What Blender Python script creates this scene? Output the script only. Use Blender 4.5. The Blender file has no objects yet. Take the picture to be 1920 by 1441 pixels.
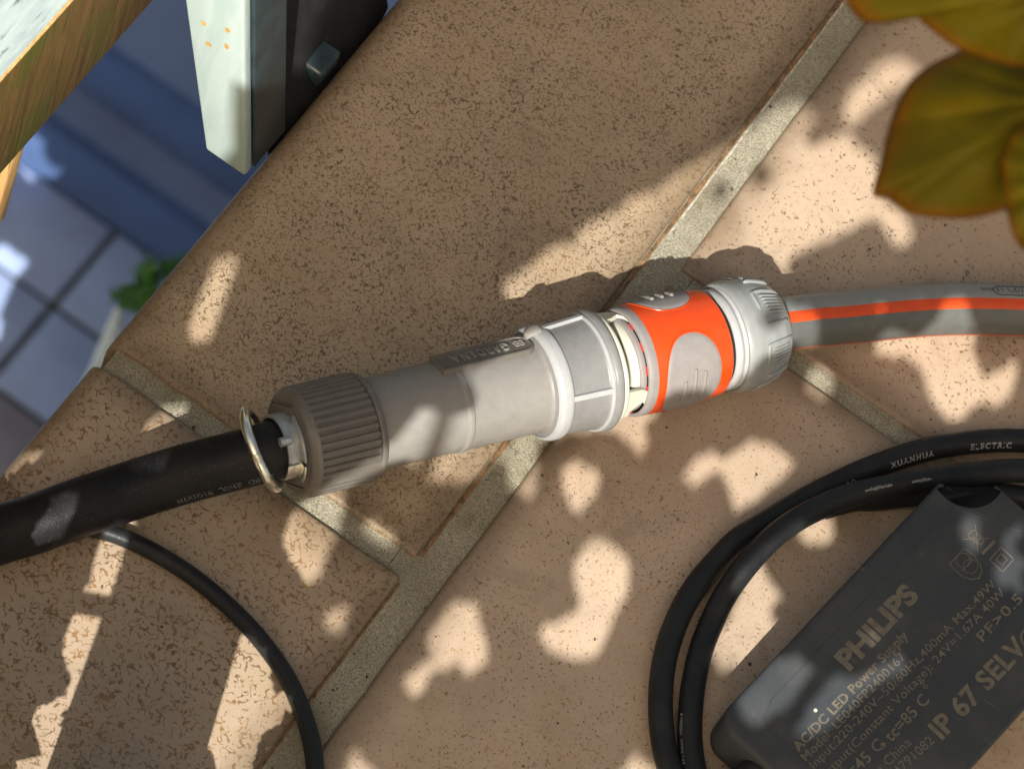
import bpy, bmesh, math, random
import numpy as np
from mathutils import Vector, Matrix, noise as mnoise
random.seed(7)
RS = np.random.RandomState(11)
C = bpy.context.scene.collection
rad = math.radians

# ------------------------------------------------------------------ camera
TH, PSI, BE, FPX = rad(30), rad(28), rad(8.1), 8000.0
DIST = FPX / 5300.0
AX = np.array([1, 0, 0.]); AY = np.array([0, 1, 0.]); AZ = np.array([0, 0, 1.])
_dl = -AY * math.cos(BE) + AX * math.sin(BE)
_p = AX * math.cos(BE) + AY * math.sin(BE)
CB = math.sin(TH) * _dl + math.cos(TH) * AZ              # towards the camera
_dc = math.cos(TH) * _dl - math.sin(TH) * AZ
CR = -math.sin(PSI) * _dc + math.cos(PSI) * _p           # picture right
CD = math.cos(PSI) * _dc + math.sin(PSI) * _p            # picture down
CAM = DIST * CB

def ray(x, y):
    return (x - 960) * CR + (y - 720.5) * CD - FPX * CB

def G(x, y, z=0.0):
    """point at height z measured at photograph position x, y"""
    v = ray(x, y)
    return CAM + v * ((z - CAM[2]) / v[2])

def P2(q):
    v = np.asarray(q) - CAM
    d = -(v @ CB)
    return 960 + FPX * (v @ CR) / d, 720.5 + FPX * (v @ CD) / d

def unit(v):
    v = np.asarray(v, float)
    return v / np.linalg.norm(v)

sc = bpy.context.scene
cd = bpy.data.cameras.new("camera")
cam = bpy.data.objects.new("camera", cd)
C.objects.link(cam)
cam.matrix_world = Matrix([[CR[i], -CD[i], CB[i], CAM[i]] for i in range(3)] + [[0, 0, 0, 1]])
cd.sensor_width = 36
cd.lens = FPX / 1920 * 36
cd.clip_start = 0.02
cd.clip_end = 60
cd.dof.use_dof = True
cd.dof.focus_distance = DIST - 0.02
cd.dof.aperture_fstop = 20
sc.camera = cam

# ------------------------------------------------------------------ light
SUN_EL, SUN_AZ = rad(45.3), math.radians(105.5)           # azimuth = where the light travels to
SUNV = np.array([-math.cos(SUN_AZ) * math.cos(SUN_EL), -math.sin(SUN_AZ) * math.cos(SUN_EL), math.sin(SUN_EL)])
w = bpy.data.worlds.new("World")
sc.world = w
w.use_nodes = True
nt = w.node_tree
nt.nodes.clear()
wo = nt.nodes.new('ShaderNodeOutputWorld')
bg = nt.nodes.new('ShaderNodeBackground')
sky = nt.nodes.new('ShaderNodeTexSky')
sky.sky_type = 'NISHITA'
sky.sun_disc = False
sky.sun_elevation = SUN_EL
sky.sun_rotation = math.atan2(SUNV[0], SUNV[1])
sky.air_density = 1.0
sky.dust_density = 4.0
sky.ozone_density = 0.5
bg.inputs['Strength'].default_value = 0.108
wb = nt.nodes.new('ShaderNodeMix')                         # daylight white balance of the picture
wb.data_type = 'RGBA'
wb.blend_type = 'MULTIPLY'
wb.inputs[0].default_value = 1
wb.inputs[7].default_value = (1.0, .87, .63, 1)
nt.links.new(sky.outputs[0], wb.inputs[6])
nt.links.new(wb.outputs[2], bg.inputs['Color'])
nt.links.new(bg.outputs[0], wo.inputs['Surface'])
sd = bpy.data.lights.new("sun", 'SUN')
sd.energy = 5.0
sd.angle = rad(0.53)
sd.color = (1.0, 0.965, 0.87)
so = bpy.data.objects.new("sun", sd)
C.objects.link(so)
so.rotation_euler = Vector(SUNV).to_track_quat('Z', 'Y').to_euler()
so.location = Vector(SUNV * 3)
sc.view_settings.view_transform = 'Standard'
sc.view_settings.look = 'None'
sc.view_settings.exposure = 0.80
sc.view_settings.gamma = 1
sc.view_settings.use_curve_mapping = False

# ------------------------------------------------------------------ materials
class N:
    def __init__(s, name):
        s.m = bpy.data.materials.new(name)
        s.m.use_nodes = True
        s.t = s.m.node_tree
        s.b = s.t.nodes['Principled BSDF']
        s.tc = s.t.nodes.new('ShaderNodeTexCoord').outputs['Object']
    def n(s, kind, **kw):
        nd = s.t.nodes.new(kind)
        for k, v in kw.items():
            setattr(nd, k, v)
        return nd
    def l(s, a, b):
        s.t.links.new(a, b)
    def put(s, sock, v):
        if hasattr(v, 'is_linked') or isinstance(v, bpy.types.NodeSocket):
            s.l(v, sock)
        else:
            sock.default_value = v
    def noise(s, scale, detail=3, rough=.55, dist=0, vec=None, off=None):
        nd = s.n('ShaderNodeTexNoise')
        nd.inputs['Scale'].default_value = scale
        nd.inputs['Detail'].default_value = detail
        nd.inputs['Roughness'].default_value = rough
        nd.inputs['Distortion'].default_value = dist
        v = vec if vec is not None else s.tc
        if off is not None:
            mp = s.n('ShaderNodeMapping')
            mp.inputs['Location'].default_value = off
            s.l(v, mp.inputs[0])
            v = mp.outputs[0]
        s.l(v, nd.inputs['Vector'])
        return nd.outputs['Fac']
    def mapping(s, scale=(1, 1, 1), rot=(0, 0, 0), vec=None):
        mp = s.n('ShaderNodeMapping')
        mp.inputs['Scale'].default_value = scale
        mp.inputs['Rotation'].default_value = rot
        s.l(vec if vec is not None else s.tc, mp.inputs[0])
        return mp.outputs[0]
    def ramp(s, f, a, b, va=0.0, vb=1.0):
        r = s.n('ShaderNodeMapRange')
        r.interpolation_type = 'SMOOTHSTEP'
        for i, v in enumerate((f, a, b, va, vb)):
            s.put(r.inputs[i], v)
        return r.outputs[0]
    def math(s, op, a, b=0.0, c=None):
        r = s.n('ShaderNodeMath', operation=op)
        s.put(r.inputs[0], a)
        s.put(r.inputs[1], b)
        if c is not None:
            s.put(r.inputs[2], c)
        return r.outputs[0]
    def mix(s, f, a, b, mode='MIX'):
        r = s.n('ShaderNodeMix', data_type='RGBA', blend_type=mode)
        s.put(r.inputs[0], f)
        for sock, v in ((r.inputs[6], a), (r.inputs[7], b)):
            if isinstance(v, (tuple, list)):
                v = tuple(v) + (1,) if len(v) == 3 else v
            s.put(sock, v)
        return r.outputs[2]
    def xyz(s):
        r = s.n('ShaderNodeSeparateXYZ')
        s.l(s.tc, r.inputs[0])
        return r.outputs
    def bump(s, h, dist, strength=1.0):
        r = s.n('ShaderNodeBump')
        r.inputs['Strength'].default_value = strength
        r.inputs['Distance'].default_value = dist
        s.l(h, r.inputs['Height'])
        s.l(r.outputs[0], s.b.inputs['Normal'])
        return r
    def col(s, v):
        if isinstance(v, (tuple, list)):
            v = tuple(v) + (1,) if len(v) == 3 else v
        s.put(s.b.inputs['Base Color'], v)
    def rough(s, v):
        s.put(s.b.inputs['Roughness'], v)
    def spec(s, v):
        s.b.inputs['Specular IOR Level'].default_value = v

def tile_mat(name, base, base2, speck, dark, dens, rect, moss=0.0, wscale=330):
    """glazed stoneware: mottled body, short worm-like flecks, dirt near the joints"""
    m = N(name)
    x, y, z = m.xyz()
    big = m.noise(9, 3, .6)
    mid = m.noise(60, 4, .6)
    fine = m.noise(1400, 2, .5)
    c = m.mix(m.ramp(big, .35, .65), base, base2)
    c = m.mix(m.ramp(mid, .3, .75, 0, .35), c, tuple(v * .78 for v in base))
    c = m.mix(m.ramp(fine, .35, .7, 0, .22), c, tuple(v * .7 for v in base))
    # flecks = broken contour lines of a noise field
    n1 = m.noise(wscale, 1.5, .5, .4)
    line = m.ramp(m.math('ABSOLUTE', m.math('SUBTRACT', n1, .5)), .020, .052, 1, 0)
    brk = m.noise(wscale * 1.55, 1, .5, 0, off=(3.3, 1.7, .4))
    var = m.noise(22, 2, .5, off=(1, 5, 2))
    thr = m.math('ADD', m.math('MULTIPLY', m.math('SUBTRACT', var, .5), -.22), .60 - dens)
    gate = m.ramp(m.math('SUBTRACT', brk, thr), 0, .035)
    worm = m.math('MULTIPLY', line, gate)
    n2 = m.noise(wscale * 1.7, 1.5, .5, .6, off=(9, 2, 7))
    dots = m.ramp(n2, .72 - dens * .42, .76 - dens * .42)
    worm = m.math('MAXIMUM', worm, m.math('MULTIPLY', dots, .8))
    tint = m.noise(40, 2, .5, off=(4, 4, 4))
    sp = m.mix(m.ramp(tint, .42, .58), dark, speck)
    c = m.mix(m.math('MULTIPLY', worm, .82), c, sp)
    # dirt near the edges
    x0, x1, y0, y1 = rect
    dx = m.math('MINIMUM', m.math('SUBTRACT', x, x0), m.math('SUBTRACT', x1, x))
    dy = m.math('MINIMUM', m.math('SUBTRACT', y, y0), m.math('SUBTRACT', y1, y))
    d = m.math('MINIMUM', dx, dy)
    d = m.math('ADD', d, m.math('MULTIPLY', m.math('SUBTRACT', m.noise(70, 4, .6, off=(2, 2, 2)), .5), .012))
    c = m.mix(m.ramp(d, -.002, .016, .68, 0), c, (.095, .065, .038))
    c = m.mix(m.ramp(m.noise(32, 6, .72, .8, off=(6, 3, 9)), .50, .74, 0, .42), c, (.17, .13, .09))
    c = m.mix(m.ramp(m.noise(1.0, 4, .7, .3, vec=m.mapping((26, 300, 60), (0, 0, .7))), .70, .76, 0, .18), c, (.55, .45, .34))
    if moss:
        g = m.ramp(m.noise(38, 4, .65, off=(7, 1, 3)), .60, .74, 0, moss)
        c = m.mix(g, c, (.16, .15, .035))
    st = m.ramp(m.noise(14, 5, .65, off=(8, 8, 1)), .55, .75, 0, .3)
    c = m.mix(st, c, (.20, .125, .06))
    m.col(c)
    m.rough(m.ramp(mid, .3, .7, .42, .62))
    m.spec(.35)
    h = m.math('SUBTRACT', m.math('MULTIPLY', m.noise(420, 3, .6), .6), m.math('MULTIPLY', worm, .25))
    m.bump(h, .00016, .6)
    return m.m

def grout_mat():
    m = N("cement_grout")
    a = m.noise(2100, 3, .7)
    b = m.noise(900, 2, .6, off=(2, 3, 4))
    c = m.mix(m.ramp(a, .38, .62), (.18, .155, .11), (.44, .41, .32))
    c = m.mix(m.ramp(m.noise(25, 4, .6), .4, .7, 0, .55), c, (.17, .14, .09))
    c = m.mix(m.ramp(b, .68, .74), c, (.03, .028, .022))
    c = m.mix(m.ramp(m.noise(48, 4, .7, off=(5, 5, 5)), .56, .72, 0, .45), c, (.10, .10, .03))
    m.col(c)
    m.rough(.92)
    m.bump(m.math('ADD', a, m.noise(260, 3, .6)), .0009, .9)
    return m.m

def plain(name, col, rough=.5, spec=.5, nscale=200, var=.15, bump=0.0, metal=0.0, coat=0.0, dust=0.0):
    m = N(name)
    n = m.noise(nscale, 4, .6)
    c = m.mix(m.ramp(n, .3, .7), tuple(v * (1 - var) for v in col), tuple(min(1, v * (1 + var)) for v in col))
    if dust:
        d = m.ramp(m.noise(nscale * .35, 5, .7, off=(4, 2, 1)), .5, .72, 0, dust)
        c = m.mix(d, c, (.30, .26, .20))
        f = m.ramp(m.noise(2200, 2, .5, off=(1, 2, 9)), .66, .72, 0, dust)
        c = m.mix(f, c, (.35, .31, .26))
    m.col(c)
    m.rough(m.ramp(m.noise(nscale * .6, 4, .6, off=(3, 3, 3)), .3, .7, max(rough - .08, .05), min(rough + .1, 1)))
    m.spec(spec)
    m.b.inputs['Metallic'].default_value = metal
    if coat:
        m.b.inputs['Coat Weight'].default_value = coat
    if dust:
        c2 = m.mix(m.ramp(m.noise(1.0, 3, .7, .5, vec=m.mapping((60, 800, 300), (0, 0, .45))), .70, .75, 0, .30), c, tuple(v * .55 for v in col))
        c2 = m.mix(m.ramp(m.noise(30, 5, .7, off=(2, 7, 3)), .52, .74, 0, dust * 1.6), c2, (.16, .13, .09))
        m.col(c2)
    if bump:
        m.bump(m.noise(nscale * 4, 3, .6), bump, .7)
    return m.m

def wood_mat(name, a, b, green=0.0, axis='y', grey=0.0, stain=0.0):
    m = N(name)
    s = {'x': (12, 160, 160), 'y': (160, 12, 160), 'z': (160, 160, 12)}[axis]
    v = m.mapping(s)
    n = m.noise(1, 5, .65, 1.2, vec=v)
    c = m.mix(m.ramp(n, .32, .68), a, b)
    n2 = m.noise(3.2, 4, .7, .5, vec=v)
    c = m.mix(m.ramp(n2, .60, .70, 0, .7), c, tuple(t * .35 for t in a))
    if green:
        c = m.mix(m.ramp(m.noise(24, 5, .7), .44, .66, 0, green), c, (.075, .085, .012))
    if stain:
        c = m.mix(m.ramp(m.noise(75, 3, .6, off=(3, 1, 2)), .64, .70, 0, stain), c, (.62, .36, .10))
    m.col(c)
    m.rough(.75)
    m.spec(.25)
    m.bump(m.math('SUBTRACT', n, m.math('MULTIPLY', m.ramp(n2, .58, .72), .8)), .0012, .8)
    return m.m

M = {}
M['grout'] = grout_mat()
M['clay'] = plain('fired_clay_edge', (.17, .095, .045), .8, .3, 400, .5, .0004)
M['lime'] = plain('lime_line', (.50, .46, .38), .9, .2, 500, .4, .0003)
M['concrete'] = plain('terrace_concrete', (.30, .28, .25), .9, .2, 30, .2, .001)
M['grey'] = plain('light_grey_plastic', (.192, .183, .174), .42, .45, 260, .05, .00006, dust=.10)
M['grey_mid'] = plain('mid_grey_plastic', (.165, .165, .168), .40, .45, 260, .06, .00006, dust=.10)
M['nutgrey'] = plain('warm_grey_plastic', (.115, .104, .092), .42, .45, 260, .06, .00006, dust=.14)
M['white'] = plain('pale_grey_plastic', (.30, .305, .315), .36, .5, 240, .04, .00005, dust=.08)
M['cream'] = plain('cream_plastic', (.46, .45, .38), .42, .5, 240, .04, .00005, dust=.10)
M['capgrey'] = plain('cap_grey_plastic', (.215, .228, .233), .38, .5, 240, .05, .00006, dust=.12)
M['padgrey'] = plain('soft_grey_grip', (.20, .185, .185), .62, .35, 260, .05, .00008, dust=.12)
M['orange'] = plain('orange_plastic', (.52, .046, .004), .36, .5, 220, .05, .00005, dust=.02)
M['red'] = plain('red_plastic', (.45, .02, .01), .45, .5, 220, .08)
M['dark'] = plain('black_plastic', (.018, .018, .02), .45, .4, 200, .2)
M['gap'] = plain('dark_rubber_seal', (.012, .012, .012), .6, .3, 200, .2)  # near-black; puts the shade of gaps and cavities into colour, also the post tube
M['metal'] = plain('bright_brass_wire', (.78, .76, .68), .24, .5, 120, .12, metal=1.0)
M['steel'] = plain('dull_galvanised_steel', (.42, .43, .43), .42, .5, 160, .2, .00004, metal=.8)
M['print_grey'] = plain('grey_laser_print', (.115, .100, .080), .5, .3, 500, .18)
M['print_white'] = plain('worn_white_print', (.26, .26, .26), .6, .3, 900, .35)
M['print_dark'] = plain('black_print', (.03, .03, .03), .5, .4, 400, .2)
M['print_fine'] = plain('dotted_print', (.30, .30, .31), .6, .3, 900, .3)

def hose_black():
    m = N('black_rubber_hose')
    n = m.noise(900, 3, .7)
    s = m.noise(50, 4, .6)
    c = m.mix(m.ramp(s, .35, .7), (.0075, .0075, .009), (.013, .012, .012))
    c = m.mix(m.ramp(n, .60, .68, 0, .6), c, (.040, .043, .050))
    m.col(c)
    m.rough(m.ramp(s, .3, .7, .42, .6))
    m.spec(.2)
    m.bump(m.noise(1100, 2, .6), .00018, .7)
    return m.m
M['rubber'] = hose_black()

def cable_black():
    m = N('matt_black_cable_rubber')
    n = m.noise(700, 3, .7)
    s = m.noise(90, 5, .7)
    c = m.mix(m.ramp(s, .4, .75), (.012, .0135, .016), (.021, .022, .023))
    c = m.mix(m.ramp(n, .70, .76, 0, .5), c, (.09, .085, .08))
    m.col(c)
    m.rough(m.ramp(n, .3, .7, .38, .55))
    m.spec(.22)
    m.bump(m.noise(500, 3, .6), .00012, .6)
    return m.m
M['cable'] = cable_black()

def box_mat():
    m = N('black_moulded_housing')
    n = m.noise(1300, 2, .6)
    s = m.noise(28, 5, .65)
    c = m.mix(m.ramp(s, .38, .7), (.036, .041, .048), (.052, .056, .061))
    c = m.mix(m.ramp(m.noise(60, 6, .75, 1.5), .52, .70, 0, .28), c, (.075, .065, .05))
    c = m.mix(m.ramp(n, .70, .77, 0, .4), c, (.12, .12, .12))
    sc_ = m.noise(1.0, 3, .7, .4, vec=m.mapping((40, 900, 200), (0, 0, .5)))
    c = m.mix(m.ramp(sc_, .70, .76, 0, .35), c, (.17, .17, .17))
    c = m.mix(m.ramp(m.noise(170, 5, .75, off=(3, 1, 4)), .60, .78, 0, .22), c, (.22, .19, .15))
    m.col(c)
    m.rough(m.ramp(s, .3, .7, .45, .6))
    m.spec(.14)
    m.bump(m.noise(1900, 2, .6), .00010, .6)
    return m.m
M['box'] = box_mat()

def garden_hose_mat(name, col):
    m = N(name)
    n = m.noise(240, 4, .65)
    c = m.mix(m.ramp(n, .3, .7), tuple(v * .88 for v in col), col)
    c = m.mix(m.ramp(m.noise(90, 5, .7, off=(1, 1, 1)), .55, .75, 0, .22), c, (.18, .15, .11))
    m.col(c)
    m.rough(.45)
    m.spec(.45)
    m.bump(m.noise(700, 3, .6), .00008, .6)
    return m.m
M['ghose'] = garden_hose_mat('light_grey_hose_rubber', (.20, .205, .205))
M['ghose_lo'] = garden_hose_mat('dark_grey_hose_rubber', (.085, .088, .086))  # same rubber darkened: shade painted along the hose's lower half
M['ghose_or'] = garden_hose_mat('orange_hose_stripe', (.50, .055, .008))

def paver_mat(name, col):
    m = N(name)
    c = m.mix(m.ramp(m.noise(14, 5, .6), .3, .7), tuple(v * .8 for v in col), col)
    c = m.mix(m.ramp(m.noise(220, 3, .7), .4, .7, 0, .35), c, tuple(v * .6 for v in col))
    m.col(c)
    m.rough(.85)
    m.spec(.3)
    m.bump(m.noise(200, 4, .6), .001, .5)
    return m.m
M['paver'] = paver_mat('blue_grey_paver', (.33, .425, .70))
M['paver2'] = paver_mat('brownish_grey_paver', (.24, .23, .28))
M['joint'] = plain('mossy_joint_sand', (.075, .085, .065), .95, .2, 60, .3)
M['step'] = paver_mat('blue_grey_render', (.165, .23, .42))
M['riser'] = paver_mat('dark_blue_riser_paint', (.070, .125, .29))  # shade of the risers put into a darker blue than the treads
def paint_mat():
    m = N('pale_mint_painted_wood')
    v = m.mapping((150, 150, 30), (0, .5, .35))
    n = m.noise(1, 4, .6, .6, vec=v)
    c = m.mix(m.ramp(n, .3, .7), (.29, .37, .37), (.35, .42, .42))
    c = m.mix(m.ramp(m.noise(2.5, 4, .7, .5, vec=v), .64, .72, 0, .35), c, (.24, .28, .26))
    m.col(c)
    m.rough(.55)
    m.spec(.3)
    m.bump(n, .0004, .6)
    return m.m
M['wood_top'] = wood_mat('weathered_blue_grey_paint', (.20, .25, .27), (.30, .36, .37), 0, 'y')
M['wood_side'] = wood_mat('brown_oiled_wood', (.095, .052, .016), (.16, .09, .028), .75, 'z')
M['wood_post'] = paint_mat()
M['wood_raw'] = wood_mat('raw_sunlit_wood', (.45, .26, .10), (.58, .36, .15), 0, 'z')
M['wood_slat'] = wood_mat('grey_brown_slat_wood', (.22, .15, .09), (.32, .23, .14), .2, 'y')
M['post_dark'] = plain('dark_teal_metal', (.022, .036, .042), .35, .5, 60, .3)
M['stake_dim'] = plain('dull_grey_tie', (.10, .13, .14), .6, .3, 300, .2)
M['rust'] = plain('yellow_rust', (.42, .25, .07), .8, .2, 900, .4)
M['gritm'] = plain('dark_grit', (.05, .04, .03), .9, .2, 900, .6)
M['bark'] = plain('brown_stem', (.12, .075, .04), .85, .2, 200, .3, .001)

def leaf_small_mat(name, a, b):
    m = N(name)
    c = m.mix(m.ramp(m.noise(18, 3, .6), .35, .65), a, b)
    m.col(c)
    m.rough(.5)
    m.spec(.35)
    return m.m
M['leaf_vine'] = leaf_small_mat('green_vine_leaf', (.035, .075, .012), (.07, .11, .018))
M['leaf_shrub'] = leaf_small_mat('fresh_green_sprig', (.03, .11, .012), (.09, .24, .03))

def big_leaf_mat():
    m = N('autumn_leaf')
    at = m.n('ShaderNodeAttribute', attribute_name='edge').outputs['Fac']
    v = m.n('ShaderNodeAttribute', attribute_name='vein').outputs['Fac']
    n = m.noise(28, 4, .6)
    c = m.mix(m.ramp(n, .35, .66), (.15, .122, .004), (.25, .195, .005))
    c = m.mix(m.ramp(m.noise(16, 3, .6, off=(3, 6, 1)), .5, .72, 0, .65), c, (.26, .125, .006))
    c = m.mix(m.ramp(v, .80, .99, 0, .30), c, (.19, .17, .012))
    e = m.math('ADD', at, m.math('MULTIPLY', m.math('SUBTRACT', n, .5), .22))
    c = m.mix(m.ramp(e, .82, 1.0, 0, .62), c, (.34, .095, .006))
    c = m.mix(m.ramp(e, .97, 1.04, 0, .8), c, (.17, .028, .008))
    m.col(c)
    m.rough(.6)
    m.spec(.15)
    m.bump(m.math('ADD', n, v), .0012, .6)
    tr = m.n('ShaderNodeBsdfTranslucent')
    m.l(c, tr.inputs[0])
    mx = m.n('ShaderNodeMixShader')
    mx.inputs[0].default_value = .3
    m.l(m.b.outputs[0], mx.inputs[1])
    m.l(tr.outputs[0], mx.inputs[2])
    out = m.t.nodes['Material Output']
    m.l(mx.outputs[0], out.inputs['Surface'])
    return m.m
M['leaf_big'] = big_leaf_mat()
M['stake'] = plain('white_glazed_clay', (.86, .88, .86), .4, .5, 60, .05)  # bright white stands in for sunlight on a patch of the yard

# ------------------------------------------------------------------ mesh helpers
def tag(o, label=None, cat=None, group=None, kind=None):
    for k, v in (('label', label), ('category', cat), ('group', group), ('kind', kind)):
        if v:
            o[k] = v
    return o

ROOT = {}
def thing(name, label, cat, loc, group=None):
    o = bpy.data.objects.new(name, None)
    o.empty_display_size = .01
    C.objects.link(o)
    o.location = Vector(loc)
    ROOT[o] = np.array(loc, float)
    return tag(o, label, cat, group)

def obj(name, verts, faces, mat, parent=None, smooth=True, loc=None, bevel=0, ang=35, solid=0, attrs=None):
    base = ROOT[parent] if parent is not None else np.array(loc if loc is not None else (0, 0, 0), float)
    me = bpy.data.meshes.new(name)
    V = np.asarray(verts, float) - base
    me.from_pydata([tuple(v) for v in V], [], faces)
    mats = mat if isinstance(mat, list) else [mat]
    for q in mats:
        me.materials.append(q)
    bm = bmesh.new()
    bm.from_mesh(me)
    bmesh.ops.recalc_face_normals(bm, faces=bm.faces)
    if bevel:
        es = [e for e in bm.edges if len(e.link_faces) == 2 and e.calc_face_angle(0) > rad(30)]
        bmesh.ops.bevel(bm, geom=es, offset=bevel, segments=3, affect='EDGES', profile=.5, clamp_overlap=True)
    bm.to_mesh(me)
    bm.free()
    if smooth:
        for p in me.polygons:
            p.use_smooth = True
        try:
            me.set_sharp_from_angle(angle=rad(ang))
        except Exception:
            pass
    if attrs:
        for k, vals in attrs.items():
            a = me.attributes.new(k, 'FLOAT', 'POINT')
            a.data.foreach_set('value', vals)
    o = bpy.data.objects.new(name, me)
    C.objects.link(o)
    ROOT[o] = base
    if parent is not None:
        o.parent = parent
    else:
        o.location = Vector(base)
    if solid:
        md = o.modifiers.new('thickness', 'SOLIDIFY')
        md.thickness = solid
        md.offset = 0
    return o

def merge(parts):
    V, F, k = [], [], 0
    for v, f in parts:
        V.extend(list(v))
        F.extend([tuple(i + k for i in q) for q in f])
        k += len(v)
    return V, F

def boxg(x0, x1, y0, y1, z0, z1):
    V = [(x, y, z) for z in (z0, z1) for y in (y0, y1) for x in (x0, x1)]
    return V, [(0, 1, 3, 2), (4, 6, 7, 5), (0, 4, 5, 1), (2, 3, 7, 6), (0, 2, 6, 4), (1, 5, 7, 3)]

def hexa(a, b):
    """solid between two quads of four points"""
    return list(a) + list(b), [(0, 1, 2, 3), (7, 6, 5, 4), (0, 4, 5, 1), (1, 5, 6, 2), (2, 6, 7, 3), (3, 7, 4, 0)]

def smooth_path(pts, per=10):
    """Catmull-Rom through points"""
    P = [np.asarray(p, float) for p in pts]
    P = [2 * P[0] - P[1]] + P + [2 * P[-1] - P[-2]]
    out = []
    for i in range(1, len(P) - 2):
        for k in range(per):
            t = k / per
            a, b, c, d = P[i - 1], P[i], P[i + 1], P[i + 2]
            out.append(.5 * ((2 * b) + (-a + c) * t + (2 * a - 5 * b + 4 * c - d) * t * t + (-a + 3 * b - 3 * c + d) * t ** 3))
    out.append(P[-2])
    return np.array(out)

class Tube:
    def __init__(s, pts, r, per=10):
        s.p = smooth_path(pts, per)
        d = np.linalg.norm(np.diff(s.p, axis=0), axis=1)
        s.s = np.concatenate([[0], np.cumsum(d)])
        s.r = r
    def at(s, q):
        q = min(max(q, 0), s.s[-1])
        i = min(np.searchsorted(s.s, q, 'right') - 1, len(s.p) - 2)
        t = (q - s.s[i]) / (s.s[i + 1] - s.s[i])
        pos = s.p[i] * (1 - t) + s.p[i + 1] * t
        a = max(i - 1, 0); b = min(i + 2, len(s.p) - 1)
        tan = unit(s.p[b] - s.p[a])
        return pos, tan
    def frame(s, q):
        pos, t = s.at(q)
        nv = unit(CB - (CB @ t) * t)
        return pos, t, nv, np.cross(t, nv)
    def surf(s, q, phi, dr=0.0):
        pos, t, nv, nd = s.frame(q)
        return pos + (s.r + dr) * (math.cos(phi) * nv + math.sin(phi) * nd)
    def near(s, x, y):
        """arc length of the point seen closest to a photograph position"""
        best = min(range(len(s.p)), key=lambda i: (P2(s.p[i])[0] - x) ** 2 + (P2(s.p[i])[1] - y) ** 2)
        return s.s[best]
    def mesh(s, n=28, mats=None, caps=True):
        V, F = [], []
        for i in range(len(s.p)):
            pos, t, nv, nd = s.frame(s.s[i])
            for k in range(n):
                a = 2 * math.pi * k / n
                jig = 1 + .018 * mnoise.noise(Vector((s.s[i] * 45, math.cos(a) * .8, math.sin(a) * .8 + s.r * 900))) + .008 * mnoise.noise(Vector((s.s[i] * 220, math.cos(a) * 2, math.sin(a) * 2)))
                V.append(s.p[i] + s.r * jig * (math.cos(a) * nv + math.sin(a) * nd))
        L = len(s.p)
        for i in range(L - 1):
            for k in range(n):
                F.append((i * n + k, i * n + (k + 1) % n, (i + 1) * n + (k + 1) % n, (i + 1) * n + k))
        if caps:
            F.append(tuple(range(n)))
            F.append(tuple((L - 1) * n + k for k in range(n)))
        return V, F

def rod(pts, r, n=10, per=1, rr=None):
    """simple tube through points with parallel frames"""
    P = smooth_path(pts, per) if per > 1 else np.array([np.asarray(p, float) for p in pts])
    V, F = [], []
    up = None
    for i, p in enumerate(P):
        t = unit(P[min(i + 1, len(P) - 1)] - P[max(i - 1, 0)])
        if up is None:
            up = AZ if abs(t[2]) < .9 else AX
        u = unit(up - (up @ t) * t)
        up = u
        v = np.cross(t, u)
        q = r if rr is None else r * (rr[0] + (rr[1] - rr[0]) * i / (len(P) - 1))
        for k in range(n):
            a = 2 * math.pi * k / n
            V.append(p + q * (math.cos(a) * u + math.sin(a) * v))
    for i in range(len(P) - 1):
        for k in range(n):
            F.append((i * n + k, i * n + (k + 1) % n, (i + 1) * n + (k + 1) % n, (i + 1) * n + k))
    F.append(tuple(range(n)))
    F.append(tuple((len(P) - 1) * n + k for k in range(n)))
    return V, F

_font = {}
def glyphs(txt, bold=0.0, space=1.0, dense=False):
    """flat text as (verts, faces) with cap height 1, starting at 0,0"""
    cu = bpy.data.curves.new('t', 'FONT')
    cu.body = txt
    cu.size = 1
    cu.offset = bold
    cu.space_character = space
    cu.resolution_u = 3
    o = bpy.data.objects.new('t', cu)
    C.objects.link(o)
    bpy.context.view_layer.update()
    me = bpy.data.meshes.new_from_object(o.evaluated_get(bpy.context.evaluated_depsgraph_get()))
    bm = bmesh.new()
    bm.from_mesh(me)
    if dense:
        bmesh.ops.triangulate(bm, faces=bm.faces)
    V = np.array([tuple(v.co) for v in bm.verts])
    F = [tuple(v.index for v in f.verts) for f in bm.faces]
    bm.free()
    bpy.data.objects.remove(o)
    bpy.data.curves.remove(cu)
    bpy.data.meshes.remove(me)
    V[:, 0] -= V[:, 0].min()
    V[:, :2] /= .73
    return V, F

# ------------------------------------------------------------------ terrace
floor_root = thing('terrace_floor', None, None, (0, 0, 0))
tag(floor_root, kind='structure')
XE = -.1205
GX0, GX1 = .0098, .0231
LY0, LY1 = -.0870, -.0777
RY0, RY1 = .0727, .0805

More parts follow.
